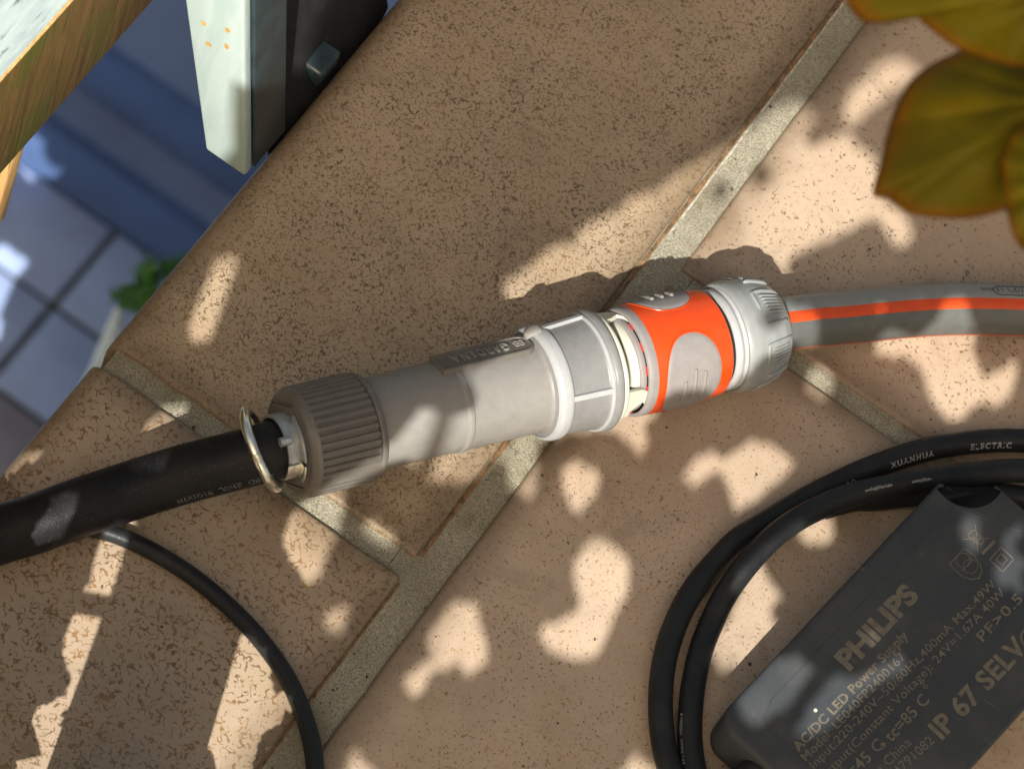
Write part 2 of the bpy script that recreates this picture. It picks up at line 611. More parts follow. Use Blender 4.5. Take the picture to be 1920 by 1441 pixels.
def tile(x0, x1, y0, y1, mat, nose=False, dz=0.0, wob=.0003):
    """stoneware tile, top a fine grid with rounded edges and a slightly wavy outline"""
    r = .0022
    def prof(a0, a1, n, left_r):
        q = [a0 + left_r * (1 - math.cos(t)) for t in np.linspace(0, math.pi / 2, 7)]
        q += list(np.linspace(a0 + left_r, a1 - r, n)[1:-1])
        q += [a1 - r * (1 - math.cos(t)) for t in np.linspace(math.pi / 2, 0, 5)]
        return q
    lr = .007 if nose else r
    X = prof(x0, x1, 24, lr)
    Y = prof(y0, y1, 24, r)
    def drop(a, a0, a1, l0, l1):
        if a < a0 + l0:
            c = (a0 + l0 - a) / l0
            return l0 * (1 - math.sqrt(max(0, 1 - c * c)))
        if a > a1 - l1:
            c = (a - a1 + l1) / l1
            return l1 * (1 - math.sqrt(max(0, 1 - c * c)))
        return 0
    V, F = [], []
    for j, y in enumerate(Y):
        for i, x in enumerate(X):
            h = dz - drop(x, x0, x1, lr, r) - drop(y, y0, y1, r, r)
            h += .00035 * (mnoise.noise(Vector((x * 14, y * 14, 3))))
            ww = wob * 2
            vx = x + (mnoise.noise(Vector((y * 90, 1.3, x0))) * ww if i > len(X) - 6 or (i < 7 and not nose) else 0)
            vy = y + (mnoise.noise(Vector((x * 90, 5.3, y0))) * ww if (j < 7 or j > len(Y) - 6) else 0)
            V.append((vx, vy, h))
    nx, ny = len(X), len(Y)
    for j in range(ny - 1):
        for i in range(nx - 1):
            F.append((j * nx + i, j * nx + i + 1, (j + 1) * nx + i + 1, (j + 1) * nx + i))
    # skirt down
    rim = [i for i in range(nx)] + [j * nx + nx - 1 for j in range(1, ny)] + [(ny - 1) * nx + i for i in range(nx - 2, -1, -1)] + [j * nx for j in range(ny - 2, 0, -1)]
    k = len(V)
    depth = .03 if nose else .009
    for i in rim:
        V.append((V[i][0], V[i][1], -depth if V[i][0] < x0 + .004 else -.009))
    L = len(rim)
    for i in range(L):
        F.append((rim[i], rim[(i + 1) % L], k + (i + 1) % L, k + i))
    return obj('tile', V, F, mat, floor_root, ang=60)

base_a, base_b = (.40, .275, .175), (.44, .32, .215)
T1R = (XE, GX0, LY1, .335)
T2R = (XE, GX0, -.50, LY0)
t1 = tile_mat('speckled_tile_dark_flecks', (.330, .246, .168), (.390, .296, .207), (.15, .085, .028), (.070, .042, .022), .150, T1R, moss=.40, wscale=480)
t2 = tile_mat('speckled_tile_rust_flecks', (.360, .272, .196), (.425, .327, .238), (.20, .10, .026), (.11, .060, .022), .125, T2R, moss=.18, wscale=320)
t3 = tile_mat('sandy_tile_sparse_flecks', (.385, .287, .208), (.440, .336, .250), (.15, .085, .03), (.05, .03, .015), .015, (GX1, .36, RY1, .42), wscale=440)
t4 = tile_mat('sandy_tile_fine_flecks', (.368, .281, .208), (.427, .330, .252), (.24, .12, .03), (.11, .065, .03), .025, (GX1, .36, -.26, RY0), moss=.10, wscale=520)
for q in (tile(*T1R, t1, True), tile(*T2R, t2, True)):
    pass
tile(XE, GX0, .3425, .76, t2, True)
tile(GX1, .36, RY1, .42, t3, dz=-.0006)
tile(GX1, .36, -.26, RY0, t4, dz=-.0003)
tile(GX1, .36, -.50, -.268, t3)
tile(GX1, .36, .428, .76, t4)
for i, (y0, y1) in enumerate(((-.50, -.268), (-.26, RY0), (RY1, .42), (.428, .76))):
    tile(.368, .70, y0, y1, (t4, t3)[i % 2])

def strip_xy(name, xs, y0, y1, z0, z1, mat, n=160, amp=.0005, seed=0, parent=floor_root):
    """irregular mortar or clay ribbon along y between two x values"""
    V, F = [], []
    for i in range(n + 1):
        y = y0 + (y1 - y0) * i / n
        a = xs[0] + amp * mnoise.noise(Vector((y * 120, seed, 0))) + amp * .6 * mnoise.noise(Vector((y * 420, seed, 4)))
        b = xs[1] + amp * mnoise.noise(Vector((y * 100, seed + 9, 0))) + amp * .6 * mnoise.noise(Vector((y * 380, seed, 7)))
        V += [(a, y, z0), ((a + b) / 2, y, (z0 + z1) / 2 + .0003), (b, y, z1), (b, y, -.0045)]
    for i in range(n):
        for k in range(3):
            F.append((i * 4 + k, i * 4 + k + 1, (i + 1) * 4 + k + 1, (i + 1) * 4 + k))
    return obj(name, V, F, mat, parent)
# bare clay lip and lime line along the right side of the two edge tiles
strip_xy('clay_lip', (GX0 + .0004, GX0 + .0017), LY1 + .002, .33, -.0014, -.0017, M['clay'], 260, .00035, 2)
strip_xy('lime_line', (GX0 + .0021, GX0 + .0027), .09, .33, -.0019, -.0020, M['lime'], 200, .0003, 5)
strip_xy('clay_lip', (GX0 + .0004, GX0 + .0012), -.5, LY0 - .002, -.0015, -.0019, M['clay'], 260, .0003, 12)

# mortar bed: one finely rippled sheet 2 mm below the tile tops
def mortar():
    xs = sorted(set(list(np.linspace(GX0 - .004, GX1 + .004, 13))))
    parts = []
    def sheet(x0, x1, y0, y1, nx, ny, z=-.0021):
        V, F = [], []
        for j in range(ny + 1):
            for i in range(nx + 1):
                x = x0 + (x1 - x0) * i / nx
                y = y0 + (y1 - y0) * j / ny
                V.append((x, y, z + .0004 * mnoise.noise(Vector((x * 160, y * 160, 0))) + .00025 * mnoise.noise(Vector((x * 700, y * 700, 5)))))
        for j in range(ny):
            for i in range(nx):
                a = j * (nx + 1) + i
                F.append((a, a + 1, a + nx + 2, a + nx + 1))
        return V, F
    parts.append(sheet(GX0 - .006, GX1 + .006, -.50, .76, 14, 760))
    parts.append(sheet(XE + .004, GX0 - .0062, LY0 - .005, LY1 + .005, 90, 12))
    parts.append(sheet(GX1 + .0062, .70, RY0 - .005, RY1 + .005, 300, 10))
    parts.append(sheet(.352, .376, -.5, RY0 - .0052, 6, 60))
    parts.append(sheet(.352, .376, RY1 + .0052, .76, 6, 60))
    parts.append(sheet(GX1 + .0062, .352, -.272, -.256, 60, 4))
    parts.append(sheet(GX1 + .0062, .352, .414, .434, 60, 4))
    V, F = merge(parts)
    return obj('mortar_joint', V, F, M['grout'], floor_root)
mortar()

# loose grit and crumbs lying about the tiles
V, F = [], []
for k in range(260):
    x_, y_ = random.uniform(XE + .01, .27), random.uniform(-.22, .27)
    if k % 3 == 0:
        x_ = random.choice((GX0, GX1)) + random.gauss(0, .006)
    q_ = random.uniform(.00022, .0006) * (1.6 if k % 17 == 0 else 1)
    c_ = np.array([x_, y_, .0002])
    b_ = len(V)
    for d_ in ((1, 0, 0), (-.8, .2, 0), (.1, 1, 0), (0, -.9, .1), (0, 0, .9), (0, 0, -.6)):
        V.append(c_ + np.array(d_) * q_ * random.uniform(.6, 1.3))
    F += [tuple(b_ + i for i in t) for t in ((0, 2, 4), (2, 1, 4), (1, 3, 4), (3, 0, 4), (2, 0, 5), (1, 2, 5), (3, 1, 5), (0, 3, 5))]
tag(obj('grit', V, F, M['gritm'], loc=(0, 0, 0), smooth=False), 'scattered dark grit and crumbs on the terrace tiles', 'grit', kind='stuff')

# terrace slab and wall under the nosing
obj('terrace_slab', *boxg(XE + .010, .71, -.505, 1.2, -.16, -.0085), M['concrete'], loc=(0, 0, -.16), smooth=False)
tag(bpy.data.objects['terrace_slab'], kind='structure')
FZ = -1.80
obj('terrace_wall', *boxg(XE + .030, .70, -.495, 1.19, FZ - .05, -.161), M['concrete'], loc=(0, 0, FZ), smooth=False)
tag(bpy.data.objects['terrace_wall'], kind='structure')

# ------------------------------------------------------------------ lower yard
def FG(x, y, z=FZ):
    return G(x, y, z)
yard = thing('lower_paving', None, None, (0, 0, FZ))
tag(yard, kind='structure')
obj('joint_bed', *boxg(-4, XE + .029, -3, 4, FZ - .1, FZ - .006), M['joint'], yard, smooth=False)
c0 = FG(101, 570)
pitch_x = c0[0] - 0
ax = c0[0]
ay = c0[1]
pw = abs(FG(45, 763)[1] - ay)                    # paver pitch from two joints
step_y = FG(200, 415)[1]
gw = .0060
pv = []
for i in range(-9, 5):
    for j in range(-9, 3):
        x0 = ax + i * pw * 1.5 + gw / 2
        x1 = ax + (i + 1) * pw * 1.5 - gw / 2
        y0 = ay + j * pw + gw / 2
        y1 = min(ay + (j + 1) * pw - gw / 2, step_y - .002)
        if x1 > XE + .02 or y1 - y0 < .01:
            continue
        br = j <= -2 and i in (-1, 0) and True
        o = obj('paver', *boxg(x0, x1, y0, y1, FZ - .03, FZ + random.uniform(-.0012, .0008)), M['paver2'] if (j == -2) else M['paver'], yard, bevel=.002)

# low stepped plinth along the yard
st = thing('plinth_steps', None, None, (0, 0, FZ))
tag(st, kind='structure')
z1 = FZ + .075
zz = FZ
yb = G(283, 262, FZ + .075)[1]                    # second riser foot
lx = G(62, 262, FZ + .04)[0]
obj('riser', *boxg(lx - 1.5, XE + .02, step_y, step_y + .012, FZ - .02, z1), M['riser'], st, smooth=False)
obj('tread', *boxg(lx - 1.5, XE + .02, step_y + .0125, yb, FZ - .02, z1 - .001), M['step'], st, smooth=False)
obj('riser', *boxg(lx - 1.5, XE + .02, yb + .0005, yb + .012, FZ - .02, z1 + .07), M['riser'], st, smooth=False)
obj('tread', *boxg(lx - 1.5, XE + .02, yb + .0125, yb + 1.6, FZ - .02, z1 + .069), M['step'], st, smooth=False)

# ------------------------------------------------------------------ railing at the left
def q4(pts):
    return [G(*p) for p in pts]
BX = -.1815
rail = thing('wooden_railing', 'weathered wooden handrail with grey painted top and mossy brown side beside the terrace edge', 'railing', (BX - .03, -.1, -.02))
V, F = boxg(BX - .075, BX, -.55, .9, .029, .120)
o = obj('handrail', V, F, [M['wood_side'], M['wood_top']], rail, bevel=.0016)
for p in o.data.polygons:
    if p.normal.z > .5:
        p.material_index = 1
o.data.polygons
# raw end of the lower board peeping out under the handrail
e0 = G(6, 336, -.01)
obj('lower_board', *boxg(e0[0] - .06, e0[0] + .003, e0[1] - .004, e0[1] + .004, -.04, .029), M['wood_raw'], rail, bevel=.001)
# worn paint edge along the handrail arris
obj('worn_arris', *rod([(BX - .0004, -.55, .1193), (BX - .0004, .9, .1193)], .0007, 6), M['wood_raw'], rail)

def post_geo():
    # front face in the plane y = .0067, leaning outwards
    yb0 = .0067
    def onplane(px, py):
        v = ray(px, py)
        t = (yb0 - CAM[1]) / v[1]
        return CAM + v * t
    bl = G(385, 280, 0.0); br = G(460, 331, 0.0)
    tl = onplane(322, -170); tr = onplane(455, -170)
    bl[1] = br[1] = yb0
    front = [bl, br, tr, tl]
    dy = np.array([0, .005, 0])
    back = [p + dy for p in front]
    return front, back, br, tr
fr, bk, pbr, ptr = post_geo()
post = thing('wooden_post', 'pale mint painted wooden post with yellow rust spots standing behind the tile edge', 'post', tuple(pbr))
obj('post_body', *hexa(fr, bk), M['wood_post'], post, bevel=.0012)
for (px, py) in ((427, 57), (425, 87), (391, 83), (382, 44)):
    v_ = ray(px, py)
    c_ = CAM + v_ * ((.0067 - CAM[1]) / v_[1]) + np.array([0, -.0001, 0])
    ring_ = [c_ + np.array([math.cos(a) * .0011 * (1 + .15 * math.sin(2 * a + px)), 0, math.sin(a) * .0013 * (1 + .12 * math.sin(3 * a + py))]) for a in np.linspace(0, 2 * math.pi, 14, endpoint=False)]
    obj('rust_spot', ring_, [tuple(range(14))], M['rust'], post, smooth=False)
# dark metal post behind it with a clamp
ms = thing('metal_post', 'dark teal metal post with a clamp between the pale wooden post and the tile', 'post', (-.14, .06, -.05))
y0 = pbr[1] + .0055
p0 = G(500, 60, .03)
f1 = [np.array([pbr[0] - .018, y0, .0]), np.array([pbr[0] + .0005, y0, .0]), np.array([ptr[0] + .0015, y0, ptr[2]]), np.array([ptr[0] - .018, y0, ptr[2]])]
obj('post_flange', *hexa(f1, [p + np.array([0, .020, 0]) for p in f1]), M['post_dark'], ms, bevel=.0006)
q_ = [G(500, 330, -.012), G(690, 90, -.012), G(652, -170, .03), G(506, -170, .05)]
obj('post_tube', *hexa(q_, [p + np.array([-.004, .022, -.004]) for p in q_]), M['gap'], ms, bevel=.001)
cl0 = G(612, 100, .006)
obj('clamp', *boxg(cl0[0] - .010, cl0[0] + .004, cl0[1] - .008, cl0[1] + .006, -.006, .004), M['post_dark'], ms, bevel=.002)

# ------------------------------------------------------------------ hose assembly frame
O3 = G(545, 832, .0360)
E3 = G(1462, 608, .0199)
KL = np.linalg.norm(E3 - O3) / 944.0
U = unit(E3 - O3)
NV = unit(CB - (CB @ U) * U)
ND = np.cross(U, NV)
KR = 1 / 5350.0
def AP(s, phi, r):
    """point on the assembly: s along its axis and r from it in photograph pixels, phi turned from the viewer's side"""
    return O3 + U * s * KL + (math.cos(phi) * NV + math.sin(phi) * ND) * r * KR

def lathe(prof, n=96, mod=None, closed=False, phis=None):
    V, F = [], []
    full = phis is None
    A = [2 * math.pi * k / n for k in range(n)] if full else list(np.linspace(phis[0], phis[1], n))
    for i, (s, r) in enumerate(prof):
        for a in A:
            rr = r + (mod(s, a, i) if mod else 0)
            V.append(AP(s, a, rr))
    m = len(A)
    for i in range(len(prof) - 1):
        for k in range(m if full else m - 1):
            F.append((i * m + k, i * m + (k + 1) % m, (i + 1) * m + (k + 1) % m, (i + 1) * m + k))
    if closed:
        for k in range(m if full else m - 1):
            F.append(((len(prof) - 1) * m + k, (len(prof) - 1) * m + (k + 1) % m, (k + 1) % m, k))
    return V, F

def rprof(prof, r=3, n=4):
    """round the corners of an (s, radius) profile"""
    out = [prof[0]]
    for a, b, c in zip(prof[:-2], prof[1:-1], prof[2:]):
        a, b, c = map(np.array, (a, b, c))
        la, lc = np.linalg.norm(a - b), np.linalg.norm(c - b)
        q = min(r, la * .45, lc * .45)
        p0, p1 = b + (a - b) / max(la, 1e-6) * q, b + (c - b) / max(lc, 1e-6) * q
        for t in np.linspace(0, 1, n):
            out.append(tuple((1 - t) ** 2 * p0 + 2 * t * (1 - t) * b + t * t * p1))
    out.append(prof[-1])
    return out

def interp(prof, s):
    for (a, ra), (b, rb) in zip(prof[:-1], prof[1:]):
        if a <= s <= b and b > a:
            return ra + (rb - ra) * (s - a) / (b - a)
    return prof[-1][1]

def bead(path, prof, r, up=0.0, n=8, per=5, flat=1.0):
    """raised bead following (s, phi) points over a turned surface"""
    q = smooth_path([np.array([a, b, 0]) for a, b in path], per)
    P = [AP(s, ph, interp(prof, s) + up) for s, ph, _ in q]
    V, F = [], []
    for i, p in enumerate(P):
        t = unit(P[min(i + 1, len(P) - 1)] - P[max(i - 1, 0)])
        s, ph, _ = q[i]
        nrm = math.cos(ph) * NV + math.sin(ph) * ND
        nrm = unit(nrm - (nrm @ t) * t)
        side = np.cross(t, nrm)
        e = .35 if i in (0, len(P) - 1) else 1
        for k in range(n):
            a = 2 * math.pi * k / n
            V.append(p + e * r * KR * (math.cos(a) * side + flat * math.sin(a) * nrm))
    for i in range(len(P) - 1):
        for k in range(n):
            F.append((i * n + k, i * n + (k + 1) % n, (i + 1) * n + (k + 1) % n, (i + 1) * n + k))
    F.append(tuple(range(n)))
    F.append(tuple((len(P) - 1) * n + k for k in range(n)))
    return V, F

def base_under(s):
    p = AP(s, 0, 0)
    return (p[0], p[1], 0.0)

# ---- grey adapter (nut, barrel, collar)
ad = thing('hose_adapter', 'long grey plastic hose adapter with ribbed nut and wide collar lying on the tiles', 'hose fitting', base_under(280))
R_N = 103
ribs = 42
nut_prof = rprof([(-2, 60), (-2, 90), (6, 101), (12, R_N), (118, R_N + 1), (121, R_N - 4)], 3)
def nutmod(s, a, i):
    if 13 < s < 119:
        f = (a * ribs / (2 * math.pi)) % 1.0
        return -4.2 if f > .62 else 0
    return 0
V, F = lathe([(s, r) for s, r in rprof([(-2, 60), (-2, 92), (7, 101), (13, R_N)], 3)] + [(13.5, R_N), (16, R_N), (116, R_N), (118.9, R_N), (119.5, R_N), (122, R_N - 5), (122, 84)], ribs * 8, nutmod)
nut = obj('ribbed_nut', V, F, M['nutgrey'], ad, ang=30)
# hexagonal raised outline on the nut face
def face_ring(rad_px, s, thick, mat, name, sides=6, rot=rad(12), parent=ad, h=5):
    V, F = [], []
    m = sides * 8
    for i, (rr, ss) in enumerate(((rad_px - thick, s), (rad_px - thick, s - h), (rad_px, s - h), (rad_px, s))):
        for k in range(m):
            a = 2 * math.pi * k / m + rot
            f = (a - rot) % (2 * math.pi / sides) - math.pi / sides
            g = math.cos(math.pi / sides) / math.cos(f)
            g = g * .93 + .07
            V.append(AP(ss, a, rr * g))
    for i in range(3):
        for k in range(m):
            F.append((i * m + k, i * m + (k + 1) % m, (i + 1) * m + (k + 1) % m, (i + 1) * m + k))
    return obj(name, V, F, mat, parent, ang=30)
face_ring(84, -1.5, 26, M['nutgrey'], 'hex_rim', h=4)
face_ring(66, -5, 3, M['grey_mid'], 'hex_ridge', h=3)
face_ring(90, -1.5, 2.5, M['nutgrey'], 'hex_ridge', h=3, rot=rad(15))
obj('nut_mouth', *lathe([(-3, 61), (30, 58), (30, 5)], 48), M['gap'], nut)
obj('nut_flange', *lathe(rprof([(122.5, 82), (122.5, 99), (126, 101), (133, 100), (136, 94), (136, 84)], 3), 96), M['nutgrey'], ad)
obj('seal_line', *lathe([(122.6, 96), (120.5, 96.5), (120.5, 90)], 96), M['gap'], nut)
PHP = rad(-58)
barrel_prof = rprof([(134, 80), (134, 85), (290, 87), (291, 90.5), (299, 90.5), (300.5, 88), (446, 89), (456, 94), (458, 60)], 3)
obj('barrel', *lathe(barrel_prof, 128), M['grey'], ad)
# flat name plate on the upper side of the barrel
def plate():
    s0, s1, hw = 268, 446, 31
    top = 94.5
    nrm = math.cos(PHP) * NV + math.sin(PHP) * ND
    tan = -math.sin(PHP) * NV + math.cos(PHP) * ND
    out = []
    for (s, t) in [(s0, -hw), (s0 + 4, -hw)]:
        pass
    pts = []
    rc = 22
    for cx, cy, a0 in ((s1 - rc, hw - rc, 0), (s0 + 3, hw - 3, 90), (s0 + 3, -hw + 3, 180), (s1 - rc, -hw + rc, 270)):
        r_ = rc if cx > 400 else 3
        for k in range(7):
            a = rad(a0 + 15 * k)
            pts.append((cx + r_ * math.cos(a), cy + r_ * math.sin(a)))
    def at(s, t, h):
        return O3 + U * s * KL + (nrm * h + tan * t) * KR
    n = len(pts)
    V = [at(s, t, 62) for s, t in pts] + [at(s, t, top - 2) for s, t in pts] + [at(357 + (s - 357) * .985, t * .93, top) for s, t in pts]
    V += [at(357 + (s - 357) * .955, t * .80, top) for s, t in pts] + [at(357 + (s - 357) * .95, t * .77, top - 1.6) for s, t in pts]
    F = []
    for lv in range(4):
        for k in range(n):
            F.append((lv * n + k, lv * n + (k + 1) % n, (lv + 1) * n + (k + 1) % n, (lv + 1) * n + k))
    F.append(tuple(4 * n + k for k in range(n)))
    o = obj('name_plate', V, F, M['nutgrey'], ad, ang=40)  # darker than the barrel: the plate's shade is put into its grey
    # raised lettering, upside down as seen, with the flower-like mark first
    gv, gf = glyphs('GARDENA', .01, 1.15)
    H = 25
    W = gv[:, 0].max()
    fs = 108 / W
    x_of = lambda x: 405 - x * fs
    nv_ = len(gv)
    ve = [at(x_of(x), -12 + y * H, top - 1.8) for x, y, z in gv] + [at(x_of(x), -12 + y * H, top + 1.6) for x, y, z in gv]
    fe = [tuple(reversed(f)) for f in gf] + [tuple(i + nv_ for i in f) for f in gf]
    edge = {}
    for f in gf:
        for a, b in zip(f, f[1:] + f[:1]):
            if (b, a) in edge:
                del edge[(b, a)]
            else:
                edge[(a, b)] = 1
    for a, b in edge:
        fe.append((a, b, b + nv_, a + nv_))
    obj('raised_lettering', ve, fe, M['grey'], o, ang=30)
    pp = []
    for k in range(4):
        c_, s_ = 424 + 6.5 * math.cos(rad(90 * k + 45)), 6.5 * math.sin(rad(90 * k + 45))
        ring = [at(c_ + 4.2 * math.cos(rad(b)), s_ + 4.2 * math.sin(rad(b)), top + .4) for b in range(0, 361, 30)]
        pp.append(rod(ring, 1.3 * KR, 6))
    obj('raised_emblem', *merge(pp), M['grey'], o)
plate()
# wide collar
collar_prof = [(450, 90), (456, 104), (461, 107), (474, 108), (479, 107), (481, 103), (548, 108), (551, 111), (557, 112), (559, 115), (566, 117), (572, 116), (575, 110), (575, 60)]
obj('collar', *lathe(rprof(collar_prof, 2.5), 128), M['grey_mid'], ad)
pp = []
for ph in (24, -66, 114, 204):
    V, F = [], []
    for s, r in ((478, 107.5), (552, 113)):
        for dphi, dr in ((-3.2, -6), (-2.6, 0), (2.6, 0), (3.2, -6)):
            V.append(AP(s, rad(ph + dphi), r + dr + (2 if dr == 0 else 0)))
    F = [(0, 1, 5, 4), (1, 2, 6, 5), (2, 3, 7, 6), (0, 3, 2, 1), (4, 5, 6, 7)]
    obj('collar_rib', V, F, M['white'], ad, smooth=False)
obj('collar_band', *lathe(rprof([(453, 100), (456, 106), (462, 109), (473, 109.5), (479, 108), (480, 100)], 2), 128), M['white'], ad)
obj('collar_rim', *lathe(rprof([(549, 106), (550, 113.5), (556, 114), (556.5, 110)], 2), 128), M['white'], ad)
# rounded lug next to the name plate
V, F = [], []
lug = []
for k in range(9):
    t = k / 8
    lug.append((442 + 24 * t, rad(-66), 97 + 11 * math.sin(t * math.pi / 2), 13 * math.sqrt(max(0.05, 1 - (1 - t) ** 2))))
P = [AP(s, ph, r) for s, ph, r, w_ in lug]
for i, p in enumerate(P):
    nrm = math.cos(rad(-66)) * NV + math.sin(rad(-66)) * ND
    tn = -math.sin(rad(-66)) * NV + math.cos(rad(-66)) * ND
    for k in range(14):
        a = 2 * math.pi * k / 14
        V.append(p + KR * (lug[i][3] * 1.5 * math.cos(a) * tn + 7 * math.sin(a) * nrm))
F = [(i * 14 + k, i * 14 + (k + 1) % 14, (i + 1) * 14 + (k + 1) % 14, (i + 1) * 14 + k) for i in range(8) for k in range(14)] + [tuple(range(14))]
obj('collar_lug', V, F, M['grey'], ad)
obj('cream_washer', *lathe(rprof([(575.5, 60), (575.5, 107), (580, 110), (585, 108), (587, 100), (587, 55)], 2), 110), M['cream'], ad)

# ---- quick connector: cream prongs, orange sleeve, thread, cap
qc = thing('quick_connector', 'orange and grey quick hose connector with oval grip pads and ribbed pale cap', 'hose connector', base_under(770))
obj('inner_neck', *lathe(rprof([(586, 40), (588, 76), (606, 76), (606, 40)], 2), 90), M['nutgrey'], qc)  # dark grey ring paints the collar's shadow on the cream socket
obj('inner_socket', *lathe(rprof([(604, 40), (604, 80), (609, 86), (620, 87), (624, 70), (650, 70)], 3), 90), M['cream'], qc)
for ph in (-70, 50, 170, 290 + 180):
    V = []
    for dr in (0, -9):
        for s, d in ((587, -17), (587, 15), (600, 13), (620, 4), (634, 16), (636, -6), (616, -15)):
            V.append(AP(s, rad(ph + d), 104 - (s - 587) * .16 + dr))
    F = [tuple(range(7)), tuple(range(13, 6, -1))] + [(k, 7 + k, 7 + (k + 1) % 7, (k + 1) % 7) for k in range(7)]
    obj('locking_prong', V, F, M['cream'], qc, ang=30)
obj('dark_recess', *lathe(rprof([(622, 84), (646, 84), (646, 100), (640, 100)], 2), 90), M['gap'], qc)
for a0 in (-118, -46, -18, 10, 34, 92, 140, 190):
    w_ = 22 if a0 < -100 else 11
    obj('red_catch', *lathe([(626, 86), (626, 95), (644, 97), (644, 86)], 14, phis=(rad(a0), rad(a0 + w_))), M['red'], qc)
obj('grey_lock_ring', *lathe(rprof([(618, 78), (616, 89), (620, 92), (628, 92), (630, 78)], 2), 90), M['padgrey'], qc)

def sleeve_r(s):
    t = (s - 622) / (792 - 622)
    return 103.5 + 4.2 * math.sin(math.pi * min(max(t, 0), 1)) - 1.5 * t
PADS = ((rad(40), rad(55)), (rad(-88), rad(44)), (rad(155), rad(49)))
def pad_in(s, a, grow=0.0):
    best = -9
    for c_, hw in PADS:
        d = (a - c_ + math.pi) % (2 * math.pi) - math.pi
        ex = ((s - 715) / (50 + grow * 8)) ** 2
        ey = abs(d / (hw + grow * .07)) ** 2.6
        best = max(best, 1 - (ex + ey))
    return best
def sleeve():
    ns, na = 72, 260
    V, F = [], []
    S = list(np.linspace(644, 792, ns))
    for s in S:
        for k in range(na):
            a = 2 * math.pi * k / na
            V.append(AP(s, a, sleeve_r(s)))
    keep = lambda s, a: pad_in(s, a, -.02) < 0
    Fm = []
    for i in range(ns - 1):
        for k in range(na):
            s = (S[i] + S[i + 1]) / 2
            a = 2 * math.pi * (k + .5) / na
            F.append((i * na + k, i * na + (k + 1) % na, (i + 1) * na + (k + 1) % na, (i + 1) * na + k))
    b = len(V)
    for r_off, s in ((-3, 794.5), (-12, 794.5)):
        for k in range(na):
            V.append(AP(s, 2 * math.pi * k / na, sleeve_r(792) + r_off))
    for (p0, p1) in (((ns - 1) * na, b), (b, b + na)):
        for k in range(na):
            F.append((p0 + k, p0 + (k + 1) % na, p1 + (k + 1) % na, p1 + k))
    return V, F
sl = obj('orange_sleeve', *sleeve(), M['orange'], qc)
# grey front rim with ragged notches at its mouth
def rim_mod(s, a, i):
    return 0
prof = rprof([(646, 96), (645.5, 105.2), (632, 104.8), (627, 102), (626, 97), (640, 93)], 2)
obj('sleeve_rim', *lathe(prof, 120), M['padgrey'], qc)
# grip pads: thin shells slightly proud of the sleeve, edges by ellipse, three ribs each
for c_, hw in PADS:
    V, F = [], []
    nr, na = 14, 72
    for i in range(nr + 1):
        t = i / nr
        for k in range(na):
            b = 2 * math.pi * k / na
            cx, cy = math.cos(b), math.sin(b)
            s = 714 + 56 * t * (abs(cx) ** .9) * (1 if cx > 0 else -1)
            ph = c_ + hw * t * (abs(cy) ** .82) * (1 if cy > 0 else -1)
            h = 1.6 if t < .93 else (-.8)
            V.append(AP(s, ph, sleeve_r(s) + h))
    for i in range(nr):
        for k in range(na):
            F.append((i * na + k, i * na + (k + 1) % na, (i + 1) * na + (k + 1) % na, (i + 1) * na + k))
    pad = obj('grip_pad', V, F, M['padgrey'], qc)
    sprof = [(s, sleeve_r(s)) for s in range(622, 793, 5)]
    for j, (ds, a0, a1) in enumerate(((-20, -.10, .34), (-1, -.30, .36), (18, -.22, .36))):
        obj('grip_rib', *bead([(715 + ds, c_ + a) for a in np.linspace(a0, a1, 5)], sprof, 4.2, 2.0), M['grey'], pad)
    # thin raised orange edging
    path = []
    for k in range(61):
        b = 2 * math.pi * k / 60
        cx, cy = math.cos(b), math.sin(b)
        path.append((714 + 57 * (abs(cx) ** .9) * (1 if cx > 0 else -1), c_ + hw * 1.01 * (abs(cy) ** .82) * (1 if cy > 0 else -1)))
    obj('pad_edging', *bead(path, sprof, 1.3, .6, 6, 1), M['orange'], pad)
obj('shadow_gap', *lathe(rprof([(793, 60), (793, 92), (806, 90), (806, 60)], 2), 90), M['gap'], qc)
thread = [(804, 60), (804, 92), (809, 97), (816, 98), (819, 94.5), (823, 94.5), (826, 98.5), (834, 98.5), (837, 95), (842, 96), (842, 60)]
obj('threaded_neck', *lathe(rprof(thread, 2), 110), M['white'], qc)
cap_prof = rprof([(826, 97), (824, 104), (832, 107.5), (846, 108), (856, 106), (880, 103.5), (905, 95), (921, 84), (926, 78), (927, 50)], 5, 5)
cap = obj('ribbed_cap', *lathe(cap_prof, 120), M['capgrey'], qc)
cp = [(836, 107.6), (846, 108), (856, 106), (880, 103.2), (905, 94.8), (921, 84)]
bl_ = []
for c0_ in range(-150, 210, 60):
    c_ = rad(c0_ + 8)
    # an open frame, a single bar and a group of fine ribs, repeated around the cap
    bl_.append(bead([(920, c_ - .36), (885, c_ - .36), (866, c_ - .34), (862, c_ - .28), (862, c_ + .05)], cp, 3.6, 1.2))
    obj('cap_bead', *bl_[-1], M['capgrey'], cap)
    for j in range(6):
        a = c_ - .24 + j * .072
        obj('cap_rib', *bead([(872 + j, a), (890, a), (912, a)], cp, 2.6, 1.0), M['capgrey'], cap)
    obj('cap_bar', *bead([(868, c_ + .34), (890, c_ + .34), (916, c_ + .34)], cp, 4.8, 1.2), M['capgrey'], cap)

